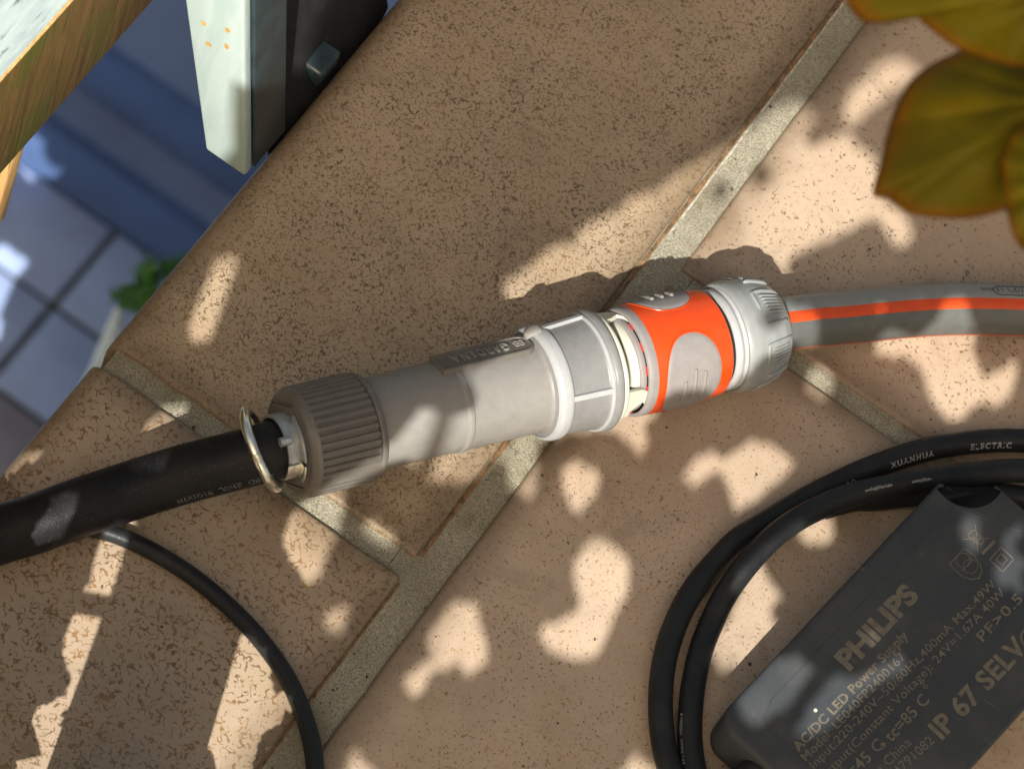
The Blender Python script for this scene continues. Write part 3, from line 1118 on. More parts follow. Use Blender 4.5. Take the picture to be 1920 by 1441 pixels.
# ------------------------------------------------------------------ black water hose
zs = [(-330, 1105, .0101), (-150, 1052, .0103), (-10, 1005, .0115), (60, 984, .0135), (145, 953, .0163), (250, 918, .0185), (347, 888, .0235), (480, 853, .0345)]
pts = [G(x, y, z) for x, y, z in zs] + [O3 + U * KL * 6]
bh = Tube(pts, .0100, 14)
hose = thing('black_water_hose', 'thick black rubber hose with dotted print running from the left into the grey nut', 'hose', tuple(pts[2] * np.array([1, 1, 0])))
obj('hose_jacket', *bh.mesh(40), M['rubber'], hose)

def tube_text(tube, txt, px, cap, phi, name, mat, parent, bold=0, space=1.1, flip=False, dr=.00006, extrude=False, stretch=1.0):
    gv, gf = glyphs(txt, bold, space)
    s0 = tube.near(*px)
    V = []
    for x, y, z in gv:
        if flip:
            q = s0 - x * cap * stretch
            ph = phi + (y * cap) / tube.r
        else:
            q = s0 + x * cap * stretch
            ph = phi - (y * cap) / tube.r
        V.append(tube.surf(q, ph, dr))
    return obj(name, V, gf, mat, parent, smooth=False)

# dotted ink-jet characters: 5x7 dots on the hose
DOT = {'H': ('10001', '10001', '10001', '11111', '10001', '10001', '10001'), 'T': ('11111', '00100', '00100', '00100', '00100', '00100', '00100'),
       '2': ('01110', '10001', '00001', '00110', '01000', '10000', '11111'), '0': ('01110', '10001', '10001', '10001', '10001', '10001', '01110'),
       '1': ('00100', '01100', '00100', '00100', '00100', '00100', '01110'), '6': ('01110', '10000', '10000', '11110', '10001', '10001', '01110'),
       'J': ('00111', '00010', '00010', '00010', '00010', '10010', '01100'), 'U': ('10001', '10001', '10001', '10001', '10001', '10001', '01110'),
       'V': ('10001', '10001', '10001', '10001', '10001', '01010', '00100'), '8': ('01110', '10001', '10001', '01110', '10001', '10001', '01110'),
       '9': ('01110', '10001', '10001', '01111', '00001', '00001', '01110'), ' ': ('00000',) * 7, 'L': ('10000',) * 6 + ('11111',), 'E': ('11111', '10000', '10000', '11110', '10000', '10000', '11111')}
V, F = [], []
q0 = bh.near(500, 846)
for ci, ch in enumerate('1280 2H7L 91018TH'):
    g_ = DOT.get(ch, DOT['0'])
    for rr_, row in enumerate(g_):
        for cc_, b in enumerate(row):
            if b == '1' and random.random() < .86:
                s = q0 - .0020 * ci - cc_ * .00032
                ph = rad(50) + (6 - rr_) * .0360
                c_ = []
                for dx, dy in ((-1, -1), (1, -1), (1, 1), (-1, 1)):
                    c_.append(bh.surf(s + dx * .00011, ph + dy * .011, .00007))
                k = len(V)
                V += c_
                F.append((k, k + 1, k + 2, k + 3))
dotp = obj('dotted_print', V, F, M['print_fine'], hose, smooth=False)

# ------------------------------------------------------------------ hose clamp
hc = thing('hose_clamp', 'shiny metal hose clamp with bent wire ring at the mouth of the ribbed nut', 'clamp', base_under(-40))
# wire ring leaning across the hose
ring_c = G(489, 842, .0335)
tilt = unit(.926 * CR - .378 * CD + .10 * CB)
e1 = unit(NV - (NV @ tilt) * tilt)
e2 = np.cross(tilt, e1)
ring = []
for k in range(49):
    a = 2 * math.pi * k / 48
    ring.append(ring_c + e1 * 71 * KR * math.cos(a) + e2 * 74 * KR * math.sin(a))
obj('wire_ring', *rod(ring, .0019, 16), M['metal'], hc)
# flat band round the hose with two upright ears
obj('band', *lathe([(-30, 56), (-30, 61), (-2, 61), (-2, 56)], 72, closed=True), M['steel'], hc)
def plate3(pts, th, name, mat, parent, ndir):
    a = [np.asarray(p) for p in pts]
    n = len(a)
    b = [p + ndir * th for p in a]
    V = a + b
    F = [tuple(range(n)), tuple(range(2 * n - 1, n - 1, -1))] + [(k, n + k, n + (k + 1) % n, (k + 1) % n) for k in range(n)]
    return obj(name, V, F, mat, parent, smooth=False, bevel=.00018)
def fan(s0, s1, r0, r1, a0, a1, name, mat):
    V, F = [], []
    n = 12
    A = np.linspace(a0, a1, n)
    for s, r in ((s0, r0), (s0, r1), (s1, r1), (s1, r0)):
        for a in A:
            V.append(AP(s, a, r))
    for i in range(4):
        for k in range(n - 1):
            F.append((i * n + k, i * n + k + 1, ((i + 1) % 4) * n + k + 1, ((i + 1) % 4) * n + k))
    F += [(0, n, 2 * n, 3 * n), (n - 1, 2 * n - 1, 3 * n - 1, 4 * n - 1)]
    return obj(name, V, F, mat, hc, ang=30, bevel=.00015)
fan(-26, -4, 60, 63, rad(-40), rad(38), 'bent_tab', M['steel'])
fan(-10, -6, 60, 80, rad(-38), rad(30), 'bent_tab', M['steel'])
fan(-34, -8, 64, 67, rad(36), rad(62), 'gold_tab', M['metal'])
fan(-12, -8, 58, 84, rad(34), rad(60), 'gold_tab', M['metal'])
sc0 = AP(-24, rad(-6), 66)
obj('clamp_screw', *rod([sc0, sc0 - U * .004], .0016, 6), M['steel'], hc)

# ------------------------------------------------------------------ garden hose
zs = [(1445, 612, .0198), (1475, 607, .0192), (1530, 600, .0170), (1590, 595, .0140), (1690, 585.5, .0105), (1777, 580, .0097), (1850, 580, .0097), (1920, 582, .0097), (2050, 590, .0097), (2300, 620, .0097)]
gh = Tube([G(*q) for q in zs], .0096, 12)
gho = thing('garden_hose', 'light grey garden hose with orange stripes leaving the pale cap to the right', 'hose', tuple(G(1700, 590, 0)))
n = 72
V, F = gh.mesh(n)
o = obj('hose_jacket', V, F, [M['ghose'], M['ghose_or'], M['ghose_lo']], gho)
L = len(gh.p)
for p in o.data.polygons:
    vs = list(p.vertices)
    if len(vs) == 4:
        k = sorted(v % n for v in vs)
        kk = k[0] if not (k[0] == 0 and k[-1] == n - 1) else n - 1
        a = ((kk + .5) * 360 / n + 180) % 360 - 180
        if -24 < a < 0 or 74 < a < 98 or 160 < a or a < -172:
            p.material_index = 1
        elif 0 <= a <= 74:
            p.material_index = 2
# printed outline box and lettering, upside down as seen
pth = []
q0 = gh.near(1848, 560)
for k in range(30):
    t = k / 29
    pth.append((q0 + .030 * t, rad(-33)))
lab = []
def gpt(s, ph):
    return gh.surf(s, ph, .00008)
ol = [(q0 + .040, rad(-33)), (q0 + .003, rad(-33))] + [(q0 + .003 - .003 * math.sin(t), rad(-47) + rad(14) * math.cos(t)) for t in np.linspace(0.2, math.pi - .2, 7)] + [(q0 + .003, rad(-61)), (q0 + .040, rad(-61))]
olp = []
for (a, b), (c_, d_) in zip(ol[:-1], ol[1:]):
    for t in np.linspace(0, 1, 10, endpoint=False):
        olp.append(gh.surf(a + (c_ - a) * t, b + (d_ - b) * t, .00002))
obj('print_outline', *rod(olp, .00022, 5), M['print_dark'], gho)
tube_text(gh, '(1/2") 13 mm', (1915, 560), .0022, rad(-54), 'hose_print', M['print_dark'], gho, .01, 1.1, flip=True)

# ------------------------------------------------------------------ thin black cable (left)
tc_pts = [(-200, 1085, .0031), (0, 1005, .0031), (110, 985, .0031), (180, 992, .0031), (235, 1009, .0031), (300, 1041, .0031), (370, 1087, .0031), (440, 1147, .0031), (500, 1213, .0031), (548, 1288, .0031), (579, 1370, .0031), (591, 1441, .0031), (590, 1520, .0031), (560, 1640, .0031)]
tcb = Tube([G(*q) for q in tc_pts], .0031, 10)
obj('thin_cable', *tcb.mesh(24), M['cable'], loc=tuple(G(440, 1147, 0)))
tag(bpy.data.objects['thin_cable'], 'thin black cable curving from under the black hose down to the bottom edge', 'cable')

# ------------------------------------------------------------------ power supply cord loops
rc = .0043
z0_ = rc
def zc(l, o=(1200, 780), k=2.18):
    return [(o[0] + x / k, o[1] + y / k, z) for x, y, z in l]
C3 = zc([(2300, 700, z0_), (1950, 470, z0_), (1750, 375, z0_), (1570, 335, z0_), (1400, 312, z0_), (1250, 310, z0_), (1100, 322, z0_), (960, 338, z0_), (880, 340, z0_), (800, 358, z0_), (750, 374, z0_)])
A1 = zc([(2600, 330, z0_), (2200, 180, z0_), (1850, 120, z0_), (1570, 101, z0_), (1400, 102, z0_), (1220, 125, z0_), (1060, 168, z0_), (900, 228, z0_), (770, 290, z0_), (650, 352, z0_), (520, 428, z0_),
          (400, 505, z0_), (320, 585, z0_), (240, 680, z0_), (172, 790, z0_), (118, 925, z0_), (90, 1060, z0_), (84, 1190, z0_), (94, 1320, z0_), (122, 1441, z0_),
          (190, 1570, z0_), (300, 1640, z0_), (400, 1600, z0_ + .002)])
z2 = z0_ + .0082
A2 = zc([(330, 1600, z0_ + .001), (250, 1530, z0_ + .0005), (220, 1441, z0_), (205, 1330, z0_), (205, 1230, z0_), (218, 1100, z0_), (248, 960, z0_), (294, 840, z0_ + .0002), (352, 725, z0_ + .003), (430, 615, z0_ + .007), (520, 515, z2),
          (620, 436, z2), (735, 372, z2), (850, 326, z2), (1000, 290, z2), (1190, 256, z2), (1400, 230, z2 - .001), (1570, 222, z2 - .002), (1900, 240, z0_ + .002), (2300, 330, z0_)])
TA1, TA2, TC3 = Tube([G(*q) for q in A1], rc, 8), Tube([G(*q) for q in A2], rc, 8), Tube([G(*q) for q in C3], rc, 8)
box = thing('power_supply', 'flat black power supply box with grey printed text resting on its looped black cord', 'power supply', tuple(G(1341, 1349, 0)))
cord = obj('power_cord', *merge([TA1.mesh(28), TA2.mesh(28), TC3.mesh(28)]), M['cable'], box)
rA1 = Tube(list(reversed([G(*q) for q in A1])), rc, 8)
tube_text(rA1, 'XUANHUA', (1664, 872), .0023, rad(38), 'cord_print', M['print_white'], cord, .03, 1.25, stretch=1.0)
tube_text(rA1, 'ELECTRIC', (1814, 830), .0023, rad(38), 'cord_print', M['print_white'], cord, .03, 1.25, stretch=1.0)
tube_text(rA1, 'RO', (1572, 900), .0020, rad(42), 'cord_print', M['print_white'], cord, .02, 1.2)
tube_text(TA2, '2X1.0mm2  H05RN-F', (1284, 1441), .0013, rad(-38), 'cord_print', M['print_white'], cord, .0, 1.15)
tube_text(TC3, 'N 8 R', (1900, 935), .0013, rad(-185), 'cord_print', M['print_white'], cord)
# rubbed white marks on the upper turn
mk = []
for (px, py, ln, ph0) in ((1611, 911, 56, -6), (1697, 893, 40, -2)):
    s_ = TA2.near(px, py)
    pl = []
    for k in range(34):
        t = k / 33
        pl.append(TA2.surf(s_ + ln / 5300 * t, rad(ph0) + .16 * math.sin(k * 2.1) * (.3 + .7 * math.sin(t * 3)) + .05 * random.uniform(-1, 1), .00003))
    mk.append(rod(pl, .00020, 5))
obj('rubbed_mark', *merge(mk), M['print_white'], cord)

# ------------------------------------------------------------------ power supply box
za, zb = .0232, .0305
Pa = G(1341, 1349, za)
Pb = G(1762, 903, zb)
BXv = unit(Pb - Pa)
# the short side is square to the long one, level across
BYv = unit(np.cross(BXv, AZ))
BZv = np.cross(BYv, BXv)
BZv = BZv if BZv[2] > 0 else -BZv
if (G(1700, 1350, za) - Pa) @ BYv < 0:
    BYv = -BYv
def bl(px, py):
    """box-top coordinates of a photograph position"""
    v = ray(px, py)
    t = ((Pa - CAM) @ BZv) / (v @ BZv)
    q = CAM + v * t - Pa
    return q @ BXv, q @ BYv
def bp(a, b, h=0.0):
    return Pa + BXv * a + BYv * b + BZv * h
LEN = bl(1762, 903)[0]
nb = bl(1870, 907)
WID = bl(1870, 1386)[1]
print('box', LEN, nb, WID, bl(1820, 941))
def box_outline():
    pts = []
    rr = .0085
    # lower-left corner rounded
    for k in range(9):
        a = math.pi + math.pi / 2 * k / 8
        pts.append((rr + rr * math.cos(a), rr + rr * math.sin(a)))
    # up to the notch
    pts.append((LEN, 0))
    nx, ny = nb
    c_ = np.array([(LEN + nx) / 2, ny / 2]) 
    a0 = np.array([LEN, 0.]); a1 = np.array([nx, ny])
    mid = bl(1818, 941)
    # circular arc through three points
    m = np.array(mid)
    A_ = np.array([a0, m, a1])
    def circ(p, q, r):
        ax, ay = p; bx, by = q; cx, cy = r
        d = 2 * (ax * (by - cy) + bx * (cy - ay) + cx * (ay - by))
        ux = ((ax * ax + ay * ay) * (by - cy) + (bx * bx + by * by) * (cy - ay) + (cx * cx + cy * cy) * (ay - by)) / d
        uy = ((ax * ax + ay * ay) * (cx - bx) + (bx * bx + by * by) * (ax - cx) + (cx * cx + cy * cy) * (bx - ax)) / d
        return np.array([ux, uy])
    cc = circ(*A_)
    r_ = np.linalg.norm(a0 - cc)
    t0 = math.atan2(*(a0 - cc)[::-1]); t1 = math.atan2(*(a1 - cc)[::-1]); tm = math.atan2(*(m - cc)[::-1])
    # choose the direction passing the middle point
    def wrap(t, ref):
        while t < ref: t += 2 * math.pi
        return t
    t1p = wrap(t1, t0); tmp = wrap(tm, t0)
    if tmp > t1p:
        t1p -= 2 * math.pi
    for k in range(1, 16):
        t = t0 + (t1p - t0) * k / 15
        pts.append(tuple(cc + r_ * np.array([math.cos(t), math.sin(t)])))
    ex = nx
    pts.append((ex, WID))
    for k in range(9):
        a = math.pi / 2 + math.pi / 2 * k / 8
        pts.append((rr + rr * math.cos(a), WID - rr + rr * math.sin(a)))
    return pts
op = box_outline()
n = len(op)
cen = np.mean(op, axis=0)
def inset(p, d):
    x, y = p
    return (x + (d if x < .02 else (-d if x > LEN - .03 and False else 0)), y + (d if y < WID * .3 else -d))
V = []
# outward offsets by polygon normal
arr = np.array(op)
def offs(d):
    out = []
    for i in range(n):
        a, b, c_ = arr[i - 1], arr[i], arr[(i + 1) % n]
        t = unit(c_ - a)
        out.append(b + np.array([-t[1], t[0]]) * d)
    return np.array(out)
sgn = 1 if np.linalg.norm(offs(.001)[0] - cen) < np.linalg.norm(arr[0] - cen) else -1
THK = .0225
levels = [(0.0, -THK + .001), (.0, -.0022), (.00035, -.0010), (.0011, -.0003), (.0022, 0.0)]
for d, h in levels:
    for p in offs(sgn * d):
        V.append(bp(p[0], p[1], h))
F = []
for lv in range(len(levels) - 1):
    for k in range(n):
        F.append((lv * n + k, lv * n + (k + 1) % n, (lv + 1) * n + (k + 1) % n, (lv + 1) * n + k))
F.append(tuple((len(levels) - 1) * n + k for k in range(n)))
F.append(tuple(range(n)))
housing = obj('housing', V, F, M['box'], box, ang=32)
# moulded parting line parallel to the long side
def bead_line(pts, r, name, mat, parent, h=.00005):
    return obj(name, *rod([bp(a, b, h) for a, b in pts], r, 6), mat, parent)
l0 = bl(1440, 1320); l1 = bl(1500, 1242); l2 = bl(1790, 945)
bead_line([(l2[0] - .001, l2[1]), (l1[0] * .5, l2[1]), (.020, l2[1]), (.013, l2[1] + .002), (.0105, l2[1] + .006), (.0105, WID * .93)], .00022, 'moulding_line', M['box'], box, -.00002)
bead_line([(l2[0] - .001, l2[1]), (l2[0] + .001, l2[1] + .006), (l2[0] + .004, l2[1] + .012), (l2[0] + .012, WID * .5)], .00022, 'moulding_line', M['box'], box, -.00002)

def btext(txt, p0, p1, cap_px, bold=0.0, mat='print_grey', space=1.05, h=.00009, name='printed_text', right=False):
    """text whose baseline runs from p0 to p1 in the photograph"""
    gv, gf = glyphs(txt, bold, space)
    a = np.array(bl(*p0)); b = np.array(bl(*p1))
    t = b - a
    ln = np.linalg.norm(t)
    t = t / ln
    nrm = np.array([t[1], -t[0]])
    # up = towards the upper-left long side (smaller second coordinate)
    if nrm[1] > 0:
        nrm = -nrm
    # cap height measured across
    ca = np.array(bl(p0[0] - cap_px * .72, p0[1] - cap_px * .68))
    cap = abs((ca - a) @ nrm)
    W = gv[:, 0].max()
    V = [bp(*(a + t * (x / W * ln) + nrm * y * cap), h) for x, y, z in gv]
    return obj(name, V, gf, M[mat], box, smooth=False)
btext('PHILIPS', (1592, 1257), (1724, 1117), 41, .045, space=1.02)
btext('AC/DC LED Power Supply', (1497, 1409), (1704, 1192), 19, .03)
btext('Model: LE040FP2400167', (1512, 1427), (1699, 1232), 18, .004)
btext('Input:220-240V~50/60Hz,400mA Max.49W', (1527, 1441), (1869, 1096), 18, .002)
btext('Output(Constant Voltage): 24V=1.67A 40W', (1540, 1470), (1886, 1112), 18, .002)
btext('PF>0.5', (1843, 1203), (1919, 1124), 21, .012, space=1.1)
btext('ta=45 C', (1580, 1478), (1660, 1397), 24, .010)
btext('tc=85 C', (1671, 1391), (1744, 1313), 24, .010)
btext('Made in China', (1600, 1502), (1710, 1393), 20, .004)
btext('5034791082', (1655, 1481), (1753, 1390), 20, .004)
btext('IP 67 SELV', (1766, 1386), (1928, 1215), 40, .03)
# small dots and a circle
def bdisc(px, py, r_px, name='printed_dot', mat='print_grey', inner=0):
    a = bl(px, py)
    k = r_px / 5300
    ring = [(a[0] + k * math.cos(t), a[1] + k * math.sin(t)) for t in np.linspace(0, 2 * math.pi, 24, endpoint=False)]
    if not inner:
        V = [bp(x, y, .00009) for x, y in ring]
        return obj(name, V, [tuple(range(24))], M[mat], box, smooth=False)
    r2 = [(a[0] + k * inner * math.cos(t), a[1] + k * inner * math.sin(t)) for t in np.linspace(0, 2 * math.pi, 24, endpoint=False)]
    V = [bp(x, y, .00009) for x, y in ring + r2]
    return obj(name, V, [(i, (i + 1) % 24, 24 + (i + 1) % 24, 24 + i) for i in range(24)], M[mat], box, smooth=False)
bdisc(1656, 1396, 5)
bdisc(1529, 1331, 3.5, mat='cream')
bdisc(1934, 1196, 22, 'printed_ring', inner=.82)
bdisc(1735, 1287, 4, 'printed_ring', inner=.6)
# symbols
def bpoly(lst, w=1.5, name='printed_symbol', closed=False):
    P_ = [bp(*bl(*q), .00006) for q in lst]
    if closed:
        P_ = P_ + [P_[0]]
    V, F = [], []
    k = w / 5300 / 2
    for a, b in zip(P_[:-1], P_[1:]):
        t = unit(b - a)
        s_ = np.cross(t, BZv) * k
        i = len(V)
        V += [a + s_ - t * k, b + s_ + t * k, b - s_ + t * k, a - s_ - t * k]
        F.append((i, i + 1, i + 2, i + 3))
    return V, F
z8 = lambda l: [(1500 + x / 4.5, 840 + y / 4.5) for x, y in l]
obj('printed_double_square', *merge([bpoly(z8([(1695, 832), (1805, 935), (1710, 1040), (1600, 940)]), 1.8, closed=True), bpoly(z8([(1698, 890), (1748, 938), (1706, 984), (1650, 938)]), 1.8, closed=True)]), M['print_grey'], box, smooth=False)
sh = z8([(1385, 845), (1262, 975), (1320, 1040), (1380, 1085), (1450, 1105), (1510, 1095), (1535, 1040), (1520, 975), (1470, 905)])
def circ_px(cx, cy, r, n=22):
    return [(cx + r * math.cos(t), cy + r * math.sin(t)) for t in np.linspace(0, 2 * math.pi, n, endpoint=False)]
obj('printed_shield', *merge([bpoly(sh, 1.8, closed=True), bpoly(circ_px(1806, 1050, 13.5), 1.5, closed=True), bpoly(circ_px(1820, 1061, 13.5), 1.5, closed=True), bpoly(z8([(1370, 1030), (1450, 945)]), 1.5)]), M['print_grey'], box, smooth=False)
obj('printed_bin', *merge([bpoly(z8([(1415, 740), (1440, 700), (1480, 690), (1495, 720), (1555, 785), (1520, 815), (1465, 780), (1415, 740)]), 1.6), bpoly(z8([(1370, 765), (1460, 768), (1600, 755)]), 1.4), bpoly(z8([(1478, 648), (1492, 760), (1498, 860)]), 1.4), bpoly(z8([(1440, 760), (1490, 745), (1500, 790)]), 1.4)]), M['print_grey'], box, smooth=False)
obj('printed_bar', *merge([bpoly(z8([(1545, 882), (1635, 790)]), 5.6)]), M['print_grey'], box, smooth=False)
# shallow flow lines in the moulding
pl = []
for (a, b, ampl) in (((1490, 1395), (1790, 1140), 5), ((1510, 1400), (1800, 1160), 7), ((1560, 1410), (1860, 1220), 6), ((1600, 1400), (1880, 1205), 5), ((1740, 1320), (1915, 1185), 4), ((1650, 1380), (1900, 1150), 6)):
    pts_ = []
    for k in range(24):
        t = k / 23
        x = a[0] + (b[0] - a[0]) * t
        y = a[1] + (b[1] - a[1]) * t
        pts_.append(bp(*bl(x + ampl * math.sin(t * 6 + a[0]), y + ampl * math.sin(t * 9 + a[1])), -.00008))
    pl.append(rod(pts_, .00013, 5))
obj('flow_line', *merge(pl), M['box'], box)
# cable gland on the lower end and its lead
g0 = bp(.0, WID * .32, -.011)
obj('cable_gland', *rod([g0 + BXv * .002, g0 - BXv * .006, g0 - BXv * .012], .0085, 20), M['dark'], box)
gl = [g0 - BXv * .011, g0 - BXv * .03 - AZ * .002]
gl[1][2] = .006
gl.append(gl[1] - BXv * .05 + np.array([.0, -.01, 0]))
obj('supply_lead', *rod(gl, rc, 16, 8), M['cable'], box)

# ------------------------------------------------------------------ overhanging autumn leaves (top right)
LZ = .45
plant = thing('overhanging_plant', 'yellow green leaves with reddish margins hanging blurred over the tiles at the upper right', 'plant', tuple(G(2150, 150, .36)))
def big_leaf(outline, origin, z, cup, name='leaf', nv=7, seed=0):
    o2 = np.array(origin, float)
    pts = smooth_path([np.array([x, y, 0]) for x, y in outline] + [np.array([outline[0][0], outline[0][1], 0])], 6)[:-1, :2]
    nr, na = 16, len(pts)
    V, F, ed, vn = [], [], [], []
    for i in range(nr + 1):
        t = i / nr
        for k in range(na):
            q = o2 + (pts[k] - o2) * t
            a = math.atan2(q[1] - o2[1], q[0] - o2[0]) if t > 0 else 0
            ve = abs(math.sin(a * nv + seed)) if t > 0 else 1
            zz_ = z - cup * t * t + .0008 * ve * t + .003 * mnoise.noise(Vector((q[0] * .01, q[1] * .01, seed)))
            V.append(G(q[0], q[1], zz_))
            ed.append(t)
            vn.append(ve)
    for i in range(nr):
        for k in range(na):
            F.append((i * na + k, i * na + (k + 1) % na, (i + 1) * na + (k + 1) % na, (i + 1) * na + k))
    return obj(name, V, F, M['leaf_big'], plant, solid=.0004, attrs={'edge': ed, 'vein': vn})
main_ol = [(1797, 97), (1737, 127), (1700, 163), (1677, 207), (1660, 260), (1653, 300), (1637, 363), (1667, 373), (1700, 398), (1733, 406), (1783, 410), (1833, 407), (1887, 393), (1960, 380), (2050, 330), (2080, 220), (2050, 100), (1930, 70)]
up_ol = [(1575, -10), (1607, 33), (1633, 43), (1683, 40), (1710, 25), (1730, 43), (1767, 73), (1797, 92), (1850, 112), (1925, 125), (2050, 110), (2120, 20), (2050, -120), (1850, -170), (1650, -110)]
rt_ol = [(1876, 300), (1884, 370), (1892, 417), (1903, 447), (1922, 470), (1990, 500), (2080, 420), (2080, 300), (1990, 230), (1910, 240)]
big_leaf(main_ol, (1975, 190), LZ, .018, seed=1)
big_leaf(up_ol, (1985, -20), LZ + .03, .016, seed=2)
big_leaf(rt_ol, (2010, 330), LZ + .012, .010, seed=3)
st_pts = [G(1975, 190, LZ - .002), G(2080, 150, LZ - .03), G(2250, 120, .25), G(2500, 60, 0.0)]
obj('stem', *rod(st_pts, .0018, 10, 8), M['bark'], plant)
obj('stem', *rod([G(1985, -20, LZ + .028), G(2100, 60, LZ), G(2200, 118, .29)], .0015, 10, 6), M['bark'], plant)
obj('stem', *rod([G(2010, 330, LZ + .01), G(2110, 240, LZ - .03), G(2230, 125, .26)], .0015, 10, 6), M['bark'], plant)

# ------------------------------------------------------------------ small shrub below the terrace
SZ = -1.05
sc_ = G(268, 528, SZ)
shrub = thing('green_shrub', 'small fresh green shrub on the lower yard beside the tile edge', 'shrub', (sc_[0], sc_[1], FZ))
V, F = [], []
kx = np.linalg.norm(G(300, 528, SZ) - sc_) / 32.0
for k in range(2400):
    br_ = k % 26
    rr2 = random.Random(br_ * 7 + 1)
    tip = np.array([rr2.uniform(-62, 75), rr2.uniform(-60, 58)])
    t = random.random() ** .6
    base_px = np.array([272, 540.])
    q = base_px + tip * t * (1.0 if tip[1] < 20 else .7) + np.random.RandomState(k).normal(0, 5.5, 2)
    z = SZ + rr2.uniform(-.05, .08) * t + random.uniform(-.02, .02)
    c_ = G(q[0], q[1], z)
    d1 = unit(RS.normal(0, 1, 3)) * kx * random.uniform(8, 18)
    d2 = unit(np.cross(d1, RS.normal(0, 1, 3))) * kx * random.uniform(2.2, 4.5)
    i = len(V)
    V += [c_ - d1 * .2, c_ + d1 * .4 + d2, c_ + d1, c_ + d1 * .4 - d2]
    F.append((i, i + 1, i + 2, i + 3))
o = obj('foliage', V, F, M['leaf_shrub'], shrub, smooth=False)
tag(o, kind='stuff')
bs = G(285, 545, SZ)
obj('stem', *rod([(bs[0], bs[1], FZ + .01), (bs[0] + .01, bs[1] - .01, FZ + .3), tuple(bs)], .006, 8, 6, (1.3, .6)), M['bark'], shrub)

lumps = thing('garden_stake', 'pale segmented garden stake standing below the green shrub beside the tile edge', 'garden stake', (G(203, 650, -1.2)[0], G(203, 650, -1.2)[1], FZ))  # made-up lumps where a sun patch falls below the shrub
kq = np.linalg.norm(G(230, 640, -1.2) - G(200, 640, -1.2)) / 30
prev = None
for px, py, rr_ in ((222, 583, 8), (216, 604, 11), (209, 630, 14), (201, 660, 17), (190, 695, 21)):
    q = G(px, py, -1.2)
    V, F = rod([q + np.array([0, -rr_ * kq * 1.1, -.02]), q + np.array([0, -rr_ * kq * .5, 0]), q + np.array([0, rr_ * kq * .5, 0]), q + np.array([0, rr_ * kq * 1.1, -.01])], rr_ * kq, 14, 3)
    obj('segment', V, F, M['stake'], lumps)
obj('stake_rod', *rod([G(203, 650, -1.2) - np.array([0, 0, .01]), (G(203, 650, -1.2)[0], G(203, 650, -1.2)[1], FZ)], .006, 8), M['stake'], lumps)

# ------------------------------------------------------------------ unseen leaves and boards added to throw the dappled shade
eu = unit(np.cross(AZ, SUNV)); ev = np.cross(SUNV, eu)
LIT = []   # (polygon in photograph coordinates)
def L(*p): LIT.append(p)
L((925, 537), (1009, 478), (1087, 432), (1166, 382), (1244, 345), (1303, 306), (1337, 288), (1410, 240), (1480, 190), (1510, 193), (1535, 213), (1525, 235), (1505, 255), (1498, 285), (1512, 293), (1535, 275), (1555, 258), (1590, 262), (1615, 275), (1652, 292), (1640, 363), (1672, 385), (1702, 405), (1718, 430), (1710, 455), (1690, 463), (1665, 455), (1655, 430), (1648, 410), (1620, 415), (1590, 432), (1560, 452), (1530, 462), (1500, 472), (1480, 495), (1400, 500), (1000, 560))
HOLES = [[(1312, 358), (1340, 345), (1387, 336), (1431, 306), (1455, 312), (1470, 335), (1478, 375), (1462, 372), (1440, 350), (1400, 350), (1365, 378), (1325, 385)], [(1418, 388), (1430, 392), (1455, 385), (1440, 412), (1425, 410)]]
L((1580, 215), (1590, 175), (1620, 140), (1660, 115), (1700, 115), (1740, 127), (1700, 160), (1660, 180), (1625, 215), (1600, 233), (1585, 230))
L((1641, 635), (1641, 662), (1657, 670), (1698, 670), (1725, 695), (1744, 716), (1741, 741), (1771, 790), (1806, 790), (1825, 752), (1836, 690), (1823, 662), (1831, 630), (1640, 625))
L((1844, 708), (1901, 679), (1909, 690), (1901, 730), (1885, 760), (1862, 765), (1839, 754))
L((1516, 700), (1527, 687), (1554, 698), (1565, 722), (1560, 744), (1541, 754), (1514, 741), (1506, 719))
L((1397, 824), (1457, 835), (1475, 863), (1507, 856), (1429, 931), (1377, 961), (1370, 927), (1356, 890), (1379, 853))
L((1273, 904), (1292, 872), (1324, 844), (1351, 849), (1347, 876), (1310, 908), (1287, 922))
L((1498, 1005), (1530, 975), (1553, 972), (1566, 990), (1560, 1015), (1540, 1028), (1515, 1022))
L((1440, 1010), (1500, 965), (1520, 985), (1440, 1060), (1400, 1100), (1370, 1112), (1385, 1060))
L((1425, 1078), (1475, 1110), (1445, 1140), (1415, 1178), (1379, 1202), (1383, 1156), (1402, 1110))
L((1330, 1240), (1365, 1190), (1375, 1160), (1350, 1260), (1325, 1272))
L((1383, 1307), (1448, 1239), (1521, 1228), (1530, 1252), (1475, 1330), (1420, 1368), (1393, 1353))
L((1466, 1420), (1521, 1330), (1567, 1266), (1590, 1275), (1659, 1248), (1700, 1218), (1716, 1238), (1613, 1317), (1521, 1390), (1457, 1450))
L((1624, 1184), (1636, 1180), (1650, 1192), (1645, 1206), (1630, 1205))
L((1826, 948), (1833, 948), (1837, 1028), (1810, 1030), (1796, 998), (1805, 970))
for cx_, cy_, r_ in ((1885, 1007, 12), (1911, 985, 11), (1914, 1050, 13), (1880, 1085, 13), (1908, 1100, 10), (1868, 1060, 8)):
    L(*circ_px(cx_, cy_, r_, 8))
L((1055, 870), (1080, 862), (1120, 885), (1129, 905), (1110, 940), (1085, 966), (1065, 945), (1055, 905))
L((985, 815), (1008, 845), (1011, 880), (1005, 920), (985, 952), (965, 930), (953, 910), (955, 870), (960, 840))
